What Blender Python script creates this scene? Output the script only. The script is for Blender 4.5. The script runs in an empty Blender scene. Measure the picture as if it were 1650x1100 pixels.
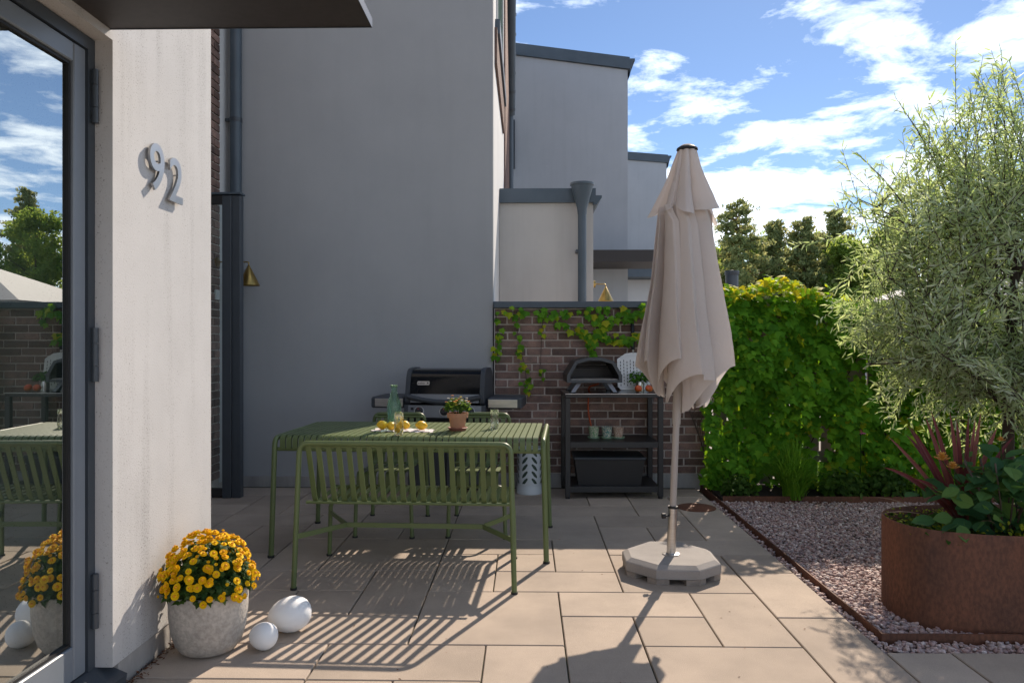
import bpy, math, random
import numpy as np
from mathutils import Vector, Matrix, Euler

R = math.radians
random.seed(7); rng = np.random.default_rng(11)
scene = bpy.context.scene
col = scene.collection

# ------------------------------------------------------------------ camera
cam_data = bpy.data.cameras.new("camera")
cam_data.lens = 26.03; cam_data.sensor_width = 36.0
cam_data.clip_start = 0.05; cam_data.clip_end = 2000
cam = bpy.data.objects.new("camera", cam_data); col.objects.link(cam)
cam.location = (0, 0, 1.345); cam.rotation_euler = (R(90), 0, R(1.117))
scene.camera = cam

# ------------------------------------------------------------------ world / sun
SUN_AZ = 22.9      # degrees to the right of +Y
SUN_EL = 37.5
world = bpy.data.worlds.new("World"); scene.world = world; world.use_nodes = True
nt = world.node_tree; nt.nodes.clear()
def N(tree, kind, **kw):
    n = tree.nodes.new(kind)
    for k, v in kw.items(): setattr(n, k, v)
    return n
out = N(nt, 'ShaderNodeOutputWorld'); bg = N(nt, 'ShaderNodeBackground')
bg.inputs['Strength'].default_value = 0.082
sky = N(nt, 'ShaderNodeTexSky', sky_type='NISHITA', sun_disc=False)
sky.sun_elevation = R(SUN_EL); sky.sun_rotation = R(SUN_AZ)
sky.air_density = 0.72; sky.dust_density = 0.05; sky.ozone_density = 3.2
tc = N(nt, 'ShaderNodeTexCoord'); sep = N(nt, 'ShaderNodeSeparateXYZ')
nt.links.new(tc.outputs['Generated'], sep.inputs[0])
mx = N(nt, 'ShaderNodeMath', operation='MAXIMUM'); mx.inputs[1].default_value = 0.0
nt.links.new(sep.outputs['Z'], mx.inputs[0])
ad = N(nt, 'ShaderNodeMath', operation='ADD'); ad.inputs[1].default_value = 0.10
nt.links.new(mx.outputs[0], ad.inputs[0])
dx = N(nt, 'ShaderNodeMath', operation='DIVIDE'); dy = N(nt, 'ShaderNodeMath', operation='DIVIDE')
nt.links.new(sep.outputs['X'], dx.inputs[0]); nt.links.new(ad.outputs[0], dx.inputs[1])
nt.links.new(sep.outputs['Y'], dy.inputs[0]); nt.links.new(ad.outputs[0], dy.inputs[1])
cmb = N(nt, 'ShaderNodeCombineXYZ')
nt.links.new(dx.outputs[0], cmb.inputs[0]); nt.links.new(dy.outputs[0], cmb.inputs[1])
cmb.inputs[2].default_value = 5.1
nz = N(nt, 'ShaderNodeTexNoise'); nz.inputs['Scale'].default_value = 3.4; nz.inputs['Detail'].default_value = 10
nz.inputs['Roughness'].default_value = 0.62; nz.inputs['Distortion'].default_value = 0.25
nb = N(nt, 'ShaderNodeTexNoise'); nb.inputs['Scale'].default_value = 0.5; nb.inputs['Detail'].default_value = 2
nt.links.new(cmb.outputs[0], nz.inputs['Vector']); nt.links.new(cmb.outputs[0], nb.inputs['Vector'])
mb_ = N(nt, 'ShaderNodeMath', operation='MULTIPLY_ADD'); mb_.inputs[1].default_value = 0.40
nt.links.new(nb.outputs['Fac'], mb_.inputs[0]); nt.links.new(nz.outputs['Fac'], mb_.inputs[2])
rp = N(nt, 'ShaderNodeValToRGB')
rp.color_ramp.elements[0].position = 0.66; rp.color_ramp.elements[0].color = (0, 0, 0, 1)
rp.color_ramp.elements[1].position = 0.84; rp.color_ramp.elements[1].color = (1, 1, 1, 1)
el = N(nt, 'ShaderNodeMapRange'); el.inputs['From Min'].default_value = 0.02; el.inputs['From Max'].default_value = 0.42
el.inputs['To Min'].default_value = 0.10; el.inputs['To Max'].default_value = -0.045
nt.links.new(sep.outputs['Z'], el.inputs['Value'])
cv = N(nt, 'ShaderNodeMath', operation='ADD'); nt.links.new(mb_.outputs[0], cv.inputs[0]); nt.links.new(el.outputs[0], cv.inputs[1])
nt.links.new(cv.outputs[0], rp.inputs[0])
cl = N(nt, 'ShaderNodeMix', data_type='RGBA')
cl.inputs['B'].default_value = (12.2, 13.2, 14.4, 1)
nt.links.new(rp.outputs[0], cl.inputs['Factor']); nt.links.new(sky.outputs[0], cl.inputs['A'])
nt.links.new(cl.outputs['Result'], bg.inputs['Color']); nt.links.new(bg.outputs[0], out.inputs[0])

sd = bpy.data.lights.new("sun", 'SUN'); sd.energy = 3.8; sd.angle = R(0.53); sd.color = (1.0, 0.86, 0.71)
sun = bpy.data.objects.new("sun", sd); col.objects.link(sun)
sv = Vector((math.sin(R(SUN_AZ)) * math.cos(R(SUN_EL)), math.cos(R(SUN_AZ)) * math.cos(R(SUN_EL)), math.sin(R(SUN_EL))))
sun.rotation_euler = sv.to_track_quat('Z', 'Y').to_euler(); sun.location = sv * 30

scene.view_settings.view_transform = 'Standard'; scene.view_settings.look = 'None'
scene.view_settings.gamma = 1.0; scene.view_settings.exposure = 0.84
scene.view_settings.use_curve_mapping = False
scene.cycles.max_bounces = 10; scene.cycles.transparent_max_bounces = 24

# ------------------------------------------------------------------ helpers
def tag(o, label=None, cat=None, group=None, kind=None):
    if label: o['label'] = label
    if cat: o['category'] = cat
    if group: o['group'] = group
    if kind: o['kind'] = kind
    return o
def empty(name, loc=(0, 0, 0), rz=0.0, label=None, cat=None, group=None):
    o = bpy.data.objects.new(name, None); col.objects.link(o)
    o.location = loc; o.rotation_euler = (0, 0, rz); o.empty_display_size = 0.1
    return tag(o, label, cat, group)
def link(name, me, m, parent=None, loc=(0, 0, 0), rot=(0, 0, 0), scale=(1, 1, 1)):
    if m is not None and not me.materials: me.materials.append(m)
    o = bpy.data.objects.new(name, me); col.objects.link(o)
    o.parent = parent; o.location = loc; o.rotation_euler = rot; o.scale = scale
    return o
def copy_tree(o, parent=None):
    c = o.copy(); col.objects.link(c); c.parent = parent
    for ch in list(o.children): copy_tree(ch, c)
    return c
def fillet(pts, r, n=6):
    pts = [Vector(p) for p in pts]; res = [pts[0]]
    for i in range(1, len(pts) - 1):
        p = pts[i]; a = pts[i - 1] - p; b = pts[i + 1] - p
        q = min(r, a.length * .49, b.length * .49)
        a = a.normalized() * q; b = b.normalized() * q
        for k in range(n + 1):
            t = k / n
            res.append((p + a) * (1 - t) ** 2 + p * 2 * t * (1 - t) + (p + b) * t * t)
    res.append(pts[-1]); return res

class MB:
    def __init__(s): s.v = []; s.f = []
    def add(s, vs, fs, M=None):
        b = len(s.v)
        s.v += [tuple(M @ Vector(p)) if M is not None else tuple(p) for p in vs]
        s.f += [tuple(i + b for i in f) for f in fs]; return s
    def box(s, x0, x1, y0, y1, z0, z1, M=None):
        vs = [(x0, y0, z0), (x1, y0, z0), (x1, y1, z0), (x0, y1, z0), (x0, y0, z1), (x1, y0, z1), (x1, y1, z1), (x0, y1, z1)]
        return s.add(vs, [(3, 2, 1, 0), (4, 5, 6, 7), (0, 1, 5, 4), (1, 2, 6, 5), (2, 3, 7, 6), (3, 0, 4, 7)], M)
    def chbox(s, x0, x1, y0, y1, z0, z1, c, M=None, drop_bottom=False):
        # box with chamfered edges (44 triangles)
        X = (x0, x1); Y = (y0, y1); Z = (z0, z1); vs = []; idx = {}
        for i in (0, 1):
            for j in (0, 1):
                for k in (0, 1):
                    sx = c if i == 0 else -c; sy = c if j == 0 else -c; sz = c if k == 0 else -c
                    idx[i, j, k, 0] = len(vs); vs.append((X[i], Y[j] + sy, Z[k] + sz))
                    idx[i, j, k, 1] = len(vs); vs.append((X[i] + sx, Y[j], Z[k] + sz))
                    idx[i, j, k, 2] = len(vs); vs.append((X[i] + sx, Y[j] + sy, Z[k]))
        fs = []
        I = idx
        for i in (0, 1):
            q = [I[i, 0, 0, 0], I[i, 1, 0, 0], I[i, 1, 1, 0], I[i, 0, 1, 0]]; fs.append(tuple(q if i else q[::-1]))
        for j in (0, 1):
            q = [I[0, j, 0, 1], I[1, j, 0, 1], I[1, j, 1, 1], I[0, j, 1, 1]]; fs.append(tuple(q[::-1] if j else q))
        for k in (0, 1):
            q = [I[0, 0, k, 2], I[1, 0, k, 2], I[1, 1, k, 2], I[0, 1, k, 2]]; fs.append(tuple(q if k else q[::-1]))
        for i in (0, 1):
            for j in (0, 1):
                q = [I[i, j, 0, 0], I[i, j, 0, 1], I[i, j, 1, 1], I[i, j, 1, 0]]; fs.append(tuple(q if (i + j) % 2 else q[::-1]))
        for i in (0, 1):
            for k in (0, 1):
                q = [I[i, 0, k, 0], I[i, 0, k, 2], I[i, 1, k, 2], I[i, 1, k, 0]]; fs.append(tuple(q[::-1] if (i + k) % 2 else q))
        for j in (0, 1):
            for k in (0, 1):
                q = [I[0, j, k, 1], I[0, j, k, 2], I[1, j, k, 2], I[1, j, k, 1]]; fs.append(tuple(q if (j + k) % 2 else q[::-1]))
        for i in (0, 1):
            for j in (0, 1):
                for k in (0, 1):
                    q = [I[i, j, k, 0], I[i, j, k, 1], I[i, j, k, 2]]; fs.append(tuple(q if (i + j + k) % 2 else q[::-1]))
        return s.add(vs, fs, M)
    def tube(s, pts, r, n=10, cap=True, closed=False):
        pts = [Vector(p) for p in pts]; m = len(pts)
        rr = r if hasattr(r, '__len__') else [r] * m
        b = len(s.v); up = None
        for i, p in enumerate(pts):
            if closed: t = pts[(i + 1) % m] - pts[i - 1]
            else: t = pts[min(i + 1, m - 1)] - pts[max(i - 1, 0)]
            t = t.normalized() if t.length > 1e-9 else Vector((0, 0, 1))
            if up is None:
                up = Vector((0, 0, 1)) if abs(t.z) < .9 else Vector((0, 1, 0))
            u = (up - t * up.dot(t))
            if u.length < 1e-6: u = t.orthogonal()
            u.normalize(); w = t.cross(u); up = u
            for k in range(n):
                a = 2 * math.pi * k / n
                s.v.append(tuple(p + u * math.cos(a) * rr[i] + w * math.sin(a) * rr[i]))
        for i in range(m if closed else m - 1):
            j = (i + 1) % m
            for k in range(n):
                k2 = (k + 1) % n
                s.f.append((b + i * n + k, b + i * n + k2, b + j * n + k2, b + j * n + k))
        if cap and not closed:
            s.f.append(tuple(b + k for k in range(n))[::-1]); s.f.append(tuple(b + (m - 1) * n + k for k in range(n)))
        return s
    def lathe(s, prof, n=32, c=(0, 0, 0), sx=1, sy=1, M=None):
        vs = []; fs = []; m = len(prof)
        for r, z in prof:
            for k in range(n):
                a = 2 * math.pi * k / n
                vs.append((c[0] + r * math.cos(a) * sx, c[1] + r * math.sin(a) * sy, c[2] + z))
        for i in range(m - 1):
            for k in range(n):
                k2 = (k + 1) % n; fs.append((i * n + k, i * n + k2, (i + 1) * n + k2, (i + 1) * n + k))
        return s.add(vs, fs, M)
    def prism(s, poly, axis, a0, a1, M=None):
        # poly of 2-D points swept along axis ('x': (y,z), 'y': (x,z), 'z': (x,y))
        def P(p, a): return {'x': (a, p[0], p[1]), 'y': (p[0], a, p[1]), 'z': (p[0], p[1], a)}[axis]
        n = len(poly); vs = [P(p, a0) for p in poly] + [P(p, a1) for p in poly]
        fs = [tuple(range(n))[::-1], tuple(range(n, 2 * n))]
        for i in range(n):
            j = (i + 1) % n; fs.append((i, j, n + j, n + i))
        return s.add(vs, fs, M)
    def strip(s, path, x0, x1, t):
        # flat bar following a (y,z) path, from x0 to x1, thickness t
        P = [Vector(p) for p in path]; top = []; bot = []
        for i, p in enumerate(P):
            d = (P[min(i + 1, len(P) - 1)] - P[max(i - 1, 0)]).normalized(); nrm = Vector((-d.y, d.x))
            top.append(p + nrm * t / 2); bot.append(p - nrm * t / 2)
        b = len(s.v); n = len(P)
        for q, w in zip(top, bot):
            s.v += [(x0, q.x, q.y), (x1, q.x, q.y), (x1, w.x, w.y), (x0, w.x, w.y)]
        for i in range(n - 1):
            for k in range(4):
                k2 = (k + 1) % 4; s.f.append((b + 4 * i + k, b + 4 * i + k2, b + 4 * i + 4 + k2, b + 4 * i + 4 + k))
        s.f.append((b + 3, b + 2, b + 1, b)); s.f.append((b + 4 * n - 4, b + 4 * n - 3, b + 4 * n - 2, b + 4 * n - 1))
        return s
    def mesh(s, name, smooth=False, angle=None):
        me = bpy.data.meshes.new(name); me.from_pydata(s.v, [], s.f); me.update()
        import bmesh
        bm = bmesh.new(); bm.from_mesh(me); bmesh.ops.recalc_face_normals(bm, faces=bm.faces); bm.to_mesh(me); bm.free()
        if smooth:
            me.polygons.foreach_set('use_smooth', [True] * len(me.polygons))
            if angle is not None: me.set_sharp_from_angle(angle=R(angle))
        return me
    def build(s, name, m, parent=None, smooth=False, angle=None, **kw):
        return link(name, s.mesh(name, smooth, angle), m, parent, **kw)

# ------------------------------------------------------------------ materials
def newmat(name):
    m = bpy.data.materials.new(name); m.use_nodes = True
    return m, m.node_tree, m.node_tree.nodes['Principled BSDF']
def ramp(t, stops):
    r = N(t, 'ShaderNodeValToRGB'); e = r.color_ramp.elements
    while len(e) < len(stops): e.new(0.5)
    for k, (p, c) in enumerate(stops): e[k].position = p; e[k].color = (*c[:3], 1)
    return r
def pmat(name, c1, c2=None, scale=4, rough=.6, bump=0, bscale=60, metal=0, coords='pos', stretch=(1, 1, 1), lo=.35, hi=.65, rnd=0.0, spec=.5, fine=0.0, fscale=220):
    """principled, two-tone noise colour, optional fine bump and per-object brightness spread"""
    m, t, b = newmat(name); L = t.links.new
    c2 = c2 or tuple(x * .85 for x in c1)
    if coords == 'pos': src = N(t, 'ShaderNodeNewGeometry').outputs['Position']
    else: src = N(t, 'ShaderNodeTexCoord').outputs['Object']
    mp = N(t, 'ShaderNodeMapping'); mp.inputs['Scale'].default_value = stretch; L(src, mp.inputs[0])
    n = N(t, 'ShaderNodeTexNoise'); n.inputs['Scale'].default_value = scale; n.inputs['Detail'].default_value = 6; n.inputs['Roughness'].default_value = .6
    L(mp.outputs[0], n.inputs['Vector'])
    r = ramp(t, [(lo, c1), (hi, c2)]); L(n.outputs['Fac'], r.inputs[0]); cur = r.outputs[0]
    if fine:
        n3 = N(t, 'ShaderNodeTexNoise'); n3.inputs['Scale'].default_value = fscale; n3.inputs['Detail'].default_value = 2; L(mp.outputs[0], n3.inputs['Vector'])
        r3 = ramp(t, [(.35, (1 - fine,) * 3), (.65, (1 + fine,) * 3)]); L(n3.outputs['Fac'], r3.inputs[0])
        x = N(t, 'ShaderNodeMix', data_type='RGBA', blend_type='MULTIPLY'); x.inputs['Factor'].default_value = 1
        L(cur, x.inputs['A']); L(r3.outputs[0], x.inputs['B']); cur = x.outputs['Result']
    if rnd:
        oi = N(t, 'ShaderNodeObjectInfo'); rr = ramp(t, [(0, (1 - rnd,) * 3), (1, (1 + rnd,) * 3)]); L(oi.outputs['Random'], rr.inputs[0])
        x = N(t, 'ShaderNodeMix', data_type='RGBA', blend_type='MULTIPLY'); x.inputs['Factor'].default_value = 1
        L(cur, x.inputs['A']); L(rr.outputs[0], x.inputs['B']); cur = x.outputs['Result']
    L(cur, b.inputs['Base Color'])
    b.inputs['Roughness'].default_value = rough; b.inputs['Metallic'].default_value = metal; b.inputs['Specular IOR Level'].default_value = spec
    if bump:
        n2 = N(t, 'ShaderNodeTexNoise'); n2.inputs['Scale'].default_value = bscale; n2.inputs['Detail'].default_value = 4
        L(mp.outputs[0], n2.inputs['Vector'])
        bu = N(t, 'ShaderNodeBump'); bu.inputs['Strength'].default_value = bump; bu.inputs['Distance'].default_value = .01
        L(n2.outputs['Fac'], bu.inputs['Height']); L(bu.outputs[0], b.inputs['Normal'])
    return m
def leafmat(name, stops, tstops=None, trans=.45, src='attr', rough=.6, spec=.12):
    m, t, b = newmat(name); L = t.links.new
    if src == 'attr': a = N(t, 'ShaderNodeAttribute', attribute_name='rnd'); o = a.outputs['Fac']
    else: a = N(t, 'ShaderNodeObjectInfo'); o = a.outputs['Random']
    r = ramp(t, stops); L(o, r.inputs[0]); L(r.outputs[0], b.inputs['Base Color'])
    b.inputs['Roughness'].default_value = rough; b.inputs['Specular IOR Level'].default_value = spec
    r2 = ramp(t, tstops or stops); L(o, r2.inputs[0])
    tr = N(t, 'ShaderNodeBsdfTranslucent'); L(r2.outputs[0], tr.inputs['Color'])
    mix = N(t, 'ShaderNodeMixShader'); mix.inputs[0].default_value = trans
    L(b.outputs[0], mix.inputs[1]); L(tr.outputs[0], mix.inputs[2]); L(mix.outputs[0], t.nodes['Material Output'].inputs[0])
    return m

def render_mat(name, c1, c2, pits=True, streak=0.12):
    """mineral render: mottled, small pits, faint vertical rain streaks"""
    m, t, b = newmat(name); L = t.links.new
    pos = N(t, 'ShaderNodeNewGeometry').outputs['Position']
    n = N(t, 'ShaderNodeTexNoise'); n.inputs['Scale'].default_value = 1.6; n.inputs['Detail'].default_value = 8; n.inputs['Roughness'].default_value = .65; L(pos, n.inputs['Vector'])
    r = ramp(t, [(.3, c1), (.7, c2)]); L(n.outputs['Fac'], r.inputs[0]); cur = r.outputs[0]
    mp = N(t, 'ShaderNodeMapping'); mp.inputs['Scale'].default_value = (9, 9, .7); L(pos, mp.inputs[0])
    n2 = N(t, 'ShaderNodeTexNoise'); n2.inputs['Scale'].default_value = 1.0; n2.inputs['Detail'].default_value = 5; L(mp.outputs[0], n2.inputs['Vector'])
    r2 = ramp(t, [(.5, (1, 1, 1)), (.75, (1 - streak,) * 3)]); L(n2.outputs['Fac'], r2.inputs[0])
    x = N(t, 'ShaderNodeMix', data_type='RGBA', blend_type='MULTIPLY'); x.inputs['Factor'].default_value = 1; L(cur, x.inputs['A']); L(r2.outputs[0], x.inputs['B']); cur = x.outputs['Result']
    n3 = N(t, 'ShaderNodeTexNoise'); n3.inputs['Scale'].default_value = 150; n3.inputs['Detail'].default_value = 3; L(pos, n3.inputs['Vector'])
    if pits:
        # pits come in loose vertical drifts
        sub = N(t, 'ShaderNodeMath', operation='MULTIPLY_ADD'); sub.inputs[1].default_value = .28; L(n2.outputs['Fac'], sub.inputs[0]); L(n3.outputs['Fac'], sub.inputs[2])
        r3 = ramp(t, [(.765, (1, 1, 1)), (.83, (.55, .53, .51))]); L(sub.outputs[0], r3.inputs[0])
        x = N(t, 'ShaderNodeMix', data_type='RGBA', blend_type='MULTIPLY'); x.inputs['Factor'].default_value = 1; L(cur, x.inputs['A']); L(r3.outputs[0], x.inputs['B']); cur = x.outputs['Result']
    L(cur, b.inputs['Base Color']); b.inputs['Roughness'].default_value = .92; b.inputs['Specular IOR Level'].default_value = .2
    bu = N(t, 'ShaderNodeBump'); bu.inputs['Strength'].default_value = .25; bu.inputs['Distance'].default_value = .004
    L(n3.outputs['Fac'], bu.inputs['Height']); L(bu.outputs[0], b.inputs['Normal'])
    return m

M = {}
M['white_render'] = render_mat('white_render', (.555, .55, .545), (.475, .47, .465))
M['grey_render'] = render_mat('grey_render', (.40, .41, .42), (.365, .375, .386), pits=False, streak=.03)
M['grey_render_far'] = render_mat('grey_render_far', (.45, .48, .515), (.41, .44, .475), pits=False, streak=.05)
M['beige_render'] = render_mat('beige_render', (.50, .485, .46), (.455, .44, .42), pits=False, streak=.08)
M['pale_render'] = render_mat('pale_render', (.62, .62, .61), (.56, .56, .56), pits=False, streak=.05)
M['paver'] = pmat('paver', (.44, .36, .29), (.345, .285, .232), scale=2.2, rough=.88, bump=.25, bscale=260, rnd=.13, fine=.10, fscale=330, spec=.25)
M['joint'] = pmat('joint_sand', (.10, .085, .06), (.06, .065, .035), scale=9, rough=1, bump=.5, bscale=90)
M['brick'] = pmat('brick', (.26, .165, .135), (.15, .105, .093), scale=11, rough=.85, bump=.5, bscale=120, rnd=.45, fine=.18, fscale=160, spec=.25)
M['mortar'] = pmat('mortar', (.62, .55, .50), (.50, .445, .405), scale=14, rough=.95, bump=.6, bscale=150)
M['plinth'] = pmat('plinth_concrete', (.40, .38, .36), (.28, .27, .26), scale=6, rough=.9, bump=.3, bscale=80, stretch=(1, 1, .4))
M['anthracite'] = pmat('anthracite_metal', (.048, .060, .074), (.040, .05, .062), scale=3, rough=.38, bump=.02, bscale=300)
M['zinc'] = pmat('zinc_coping', (.07, .095, .12), (.055, .078, .10), scale=4, rough=.45)
M['soffit'] = pmat('soffit_brown', (.036, .029, .027), (.03, .025, .024), scale=2.5, rough=.55, fine=.12, fscale=40)
M['doorframe'] = pmat('door_frame_grey', (.19, .215, .245), (.17, .195, .225), scale=4, rough=.35)
M['rubber'] = pmat('black_rubber', (.012, .012, .013), rough=.6)
M['green'] = pmat('olive_powdercoat', (.115, .152, .055), (.10, .136, .049), scale=5, rough=.40, bump=.04, bscale=700, spec=.5)
M['steel'] = pmat('brushed_steel', (.62, .60, .58), (.5, .49, .48), scale=5, rough=.3, metal=1, stretch=(1, 1, 14), coords='obj')
M['steel_dark'] = pmat('satin_steel', (.40, .40, .40), (.32, .32, .32), scale=5, rough=.35, metal=1, coords='obj')
M['steel_h'] = pmat('brushed_steel_h', (.66, .62, .58), (.48, .46, .44), scale=6, rough=.34, metal=1, stretch=(1, 8, 14), coords='obj')
M['black_metal'] = pmat('black_metal', (.022, .021, .022), (.018, .018, .019), scale=5, rough=.42)
M['black_enamel'] = pmat('black_enamel', (.006, .007, .009), (.005, .006, .008), rough=.12, spec=.25)
M['grey_plastic'] = pmat('grey_plastic', (.045, .052, .062), (.04, .046, .055), scale=5, rough=.5)
M['panel_grey'] = pmat('panel_grey', (.22, .235, .26), (.2, .215, .24), scale=5, rough=.35, metal=.6)
M['brass'] = pmat('brass', (.46, .33, .11), (.38, .26, .085), scale=9, rough=.32, metal=1, coords='obj')
M['concrete'] = pmat('pot_concrete', (.50, .455, .40), (.36, .33, .295), scale=7, rough=.9, bump=.35, bscale=90, coords='obj', fine=.14, fscale=60)
M['slab_concrete'] = pmat('base_concrete', (.31, .285, .265), (.26, .24, .225), scale=5, rough=.9, bump=.2, bscale=200, fine=.08)
M['slab_side'] = pmat('base_concrete_side', (.33, .28, .24), (.22, .19, .165), scale=16, rough=.95, bump=.5, bscale=90)
M['terracotta'] = pmat('terracotta', (.50, .25, .15), (.44, .20, .115), scale=9, rough=.85, bump=.1, bscale=100, coords='obj')
M['terracotta_wet'] = pmat('terracotta_dark', (.33, .13, .085), (.28, .10, .07), scale=9, rough=.6, coords='obj')
M['white_plastic'] = pmat('white_plastic', (.80, .80, .79), (.76, .76, .75), rough=.45)
M['white_metal'] = pmat('white_powdercoat', (.62, .66, .68), (.58, .62, .64), rough=.5)
M['soil'] = pmat('soil', (.035, .025, .018), (.02, .015, .012), scale=20, rough=1, bump=1, bscale=60)
M['bounce_ground'] = pmat('pale_bounce_ground', (.34, .31, .27), (.27, .245, .215), scale=.8, rough=1, bump=.6, bscale=8)  # unseen ground given a pale stone tone to bounce sun onto upright surfaces
M['corten'] = pmat('corten', (.16, .06, .03), (.085, .036, .021), scale=3.2, rough=.8, bump=.15, bscale=160, stretch=(1, 1, .55), fine=.2, fscale=70)
M['wood_pale'] = pmat('weathered_board', (.42, .37, .32), (.32, .28, .245), scale=3, rough=.9, stretch=(10, 10, .8), bump=.2, bscale=30)
M['bark'] = pmat('bark', (.075, .055, .045), (.045, .035, .03), scale=12, rough=1, bump=.8, bscale=50, stretch=(1, 1, .4))
M['pine_bark'] = pmat('pine_bark', (.20, .10, .06), (.10, .06, .045), scale=.8, rough=1, bump=.8, bscale=8)
M['fabric'] = None
M['orange'] = pmat('orange_rubber', (.55, .09, .02), rough=.5)
M['red'] = pmat('red_plastic', (.45, .02, .02), rough=.4)
M['handle_grip'] = pmat('handle_grip', (.01, .014, .022), rough=.5)
M['alu'] = pmat('brushed_aluminium', (.70, .70, .69), (.6, .6, .6), scale=4, rough=.45, metal=.35, stretch=(1, 1, 10))
M['pole_grey'] = pmat('pole_taupe', (.40, .355, .32), (.38, .335, .30), rough=.45, scale=3)
M['mint'] = pmat('mint_saucer', (.34, .52, .36), rough=.35)
M['cloth'] = pmat('linen_cloth', (.72, .68, .68), (.62, .58, .6), scale=22, rough=.95, bump=.2, bscale=400)
M['lemon'] = pmat('lemon_skin', (.86, .52, .015), (.80, .44, .01), scale=8, rough=.42, bump=.25, bscale=160, coords='obj')
M['fruit'] = pmat('nectarine_skin', (.55, .05, .02), (.70, .24, .05), scale=9, rough=.35, coords='obj')
M['roof_dark'] = pmat('far_roof', (.35, .34, .34), (.30, .30, .30), rough=.7)
M['pane_blue'] = pmat('window_pane', (.02, .025, .03), rough=.04, spec=.9)

def fabric():
    m, t, b = newmat('parasol_fabric'); L = t.links.new
    pos = N(t, 'ShaderNodeNewGeometry').outputs['Position']
    n = N(t, 'ShaderNodeTexNoise'); n.inputs['Scale'].default_value = 3; n.inputs['Detail'].default_value = 5; L(pos, n.inputs['Vector'])
    r = ramp(t, [(.3, (.70, .635, .59)), (.7, (.65, .59, .55))]); L(n.outputs['Fac'], r.inputs[0]); L(r.outputs[0], b.inputs['Base Color'])
    b.inputs['Roughness'].default_value = .95; b.inputs['Specular IOR Level'].default_value = .15
    n2 = N(t, 'ShaderNodeTexNoise'); n2.inputs['Scale'].default_value = 900; L(pos, n2.inputs['Vector'])
    n4 = N(t, 'ShaderNodeTexNoise'); n4.inputs['Scale'].default_value = 14; n4.inputs['Detail'].default_value = 3; L(pos, n4.inputs['Vector'])
    bu = N(t, 'ShaderNodeBump'); bu.inputs['Strength'].default_value = .15; bu.inputs['Distance'].default_value = .003; L(n2.outputs['Fac'], bu.inputs['Height'])
    bu2 = N(t, 'ShaderNodeBump'); bu2.inputs['Strength'].default_value = .35; bu2.inputs['Distance'].default_value = .02; L(n4.outputs['Fac'], bu2.inputs['Height']); L(bu.outputs[0], bu2.inputs['Normal']); L(bu2.outputs[0], b.inputs['Normal'])
    tr = N(t, 'ShaderNodeBsdfTranslucent'); tr.inputs['Color'].default_value = (.80, .74, .70, 1)
    mx = N(t, 'ShaderNodeMixShader'); mx.inputs[0].default_value = .33
    L(b.outputs[0], mx.inputs[1]); L(tr.outputs[0], mx.inputs[2]); L(mx.outputs[0], t.nodes['Material Output'].inputs[0])
    return m
M['fabric'] = fabric()
def glassmat(name, tint, refl, rough=0.0):
    """thin coated glazing: part mirror, part clear"""
    m, t, b = newmat(name); L = t.links.new
    g = N(t, 'ShaderNodeBsdfGlossy'); g.inputs['Roughness'].default_value = rough; g.inputs['Color'].default_value = (.93, .97, .96, 1)
    tr = N(t, 'ShaderNodeBsdfTransparent'); tr.inputs['Color'].default_value = (*tint, 1)
    mx = N(t, 'ShaderNodeMixShader'); mx.inputs[0].default_value = refl
    L(tr.outputs[0], mx.inputs[1]); L(g.outputs[0], mx.inputs[2]); L(mx.outputs[0], t.nodes['Material Output'].inputs[0])
    return m
M['coated_glass'] = glassmat('coated_glass', (.45, .56, .53), .50)
M['clear_pane'] = glassmat('clear_pane', (.80, .90, .90), .10)
def realglass(name, color, rough=.0):
    m, t, b = newmat(name)
    b.inputs['Base Color'].default_value = (*color, 1); b.inputs['Transmission Weight'].default_value = 1
    b.inputs['Roughness'].default_value = rough; b.inputs['IOR'].default_value = 1.45
    # thin ware lets sun through: mix some transparency so its shadow stays light
    L = t.links.new
    tr = N(t, 'ShaderNodeBsdfTransparent'); tr.inputs['Color'].default_value = (*color, 1)
    mx = N(t, 'ShaderNodeMixShader'); mx.inputs[0].default_value = .45
    L(b.outputs[0], mx.inputs[1]); L(tr.outputs[0], mx.inputs[2]); L(mx.outputs[0], t.nodes['Material Output'].inputs[0])
    return m
M['green_glass'] = realglass('green_glass', (.80, .96, .88), .03)
M['clear_glass'] = realglass('clear_glass', (.97, .98, .97))
def pattern(name, base, ink, scale):
    m, t, b = newmat(name); L = t.links.new
    tcn = N(t, 'ShaderNodeTexCoord'); v = N(t, 'ShaderNodeTexVoronoi', feature='DISTANCE_TO_EDGE'); v.inputs['Scale'].default_value = scale; L(tcn.outputs['Object'], v.inputs['Vector'])
    r = ramp(t, [(.05, ink), (.16, base)]); L(v.outputs['Distance'], r.inputs[0]); L(r.outputs[0], b.inputs['Base Color']); b.inputs['Roughness'].default_value = .3
    return m
M['pot_green'] = pattern('pot_green_print', (.62, .60, .48), (.15, .33, .16), 55)
M['pot_blue'] = pattern('pot_blue_print', (.66, .60, .50), (.10, .26, .24), 48)
M['pot_rose'] = pattern('pot_rose_print', (.62, .52, .42), (.42, .24, .18), 60)

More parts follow.
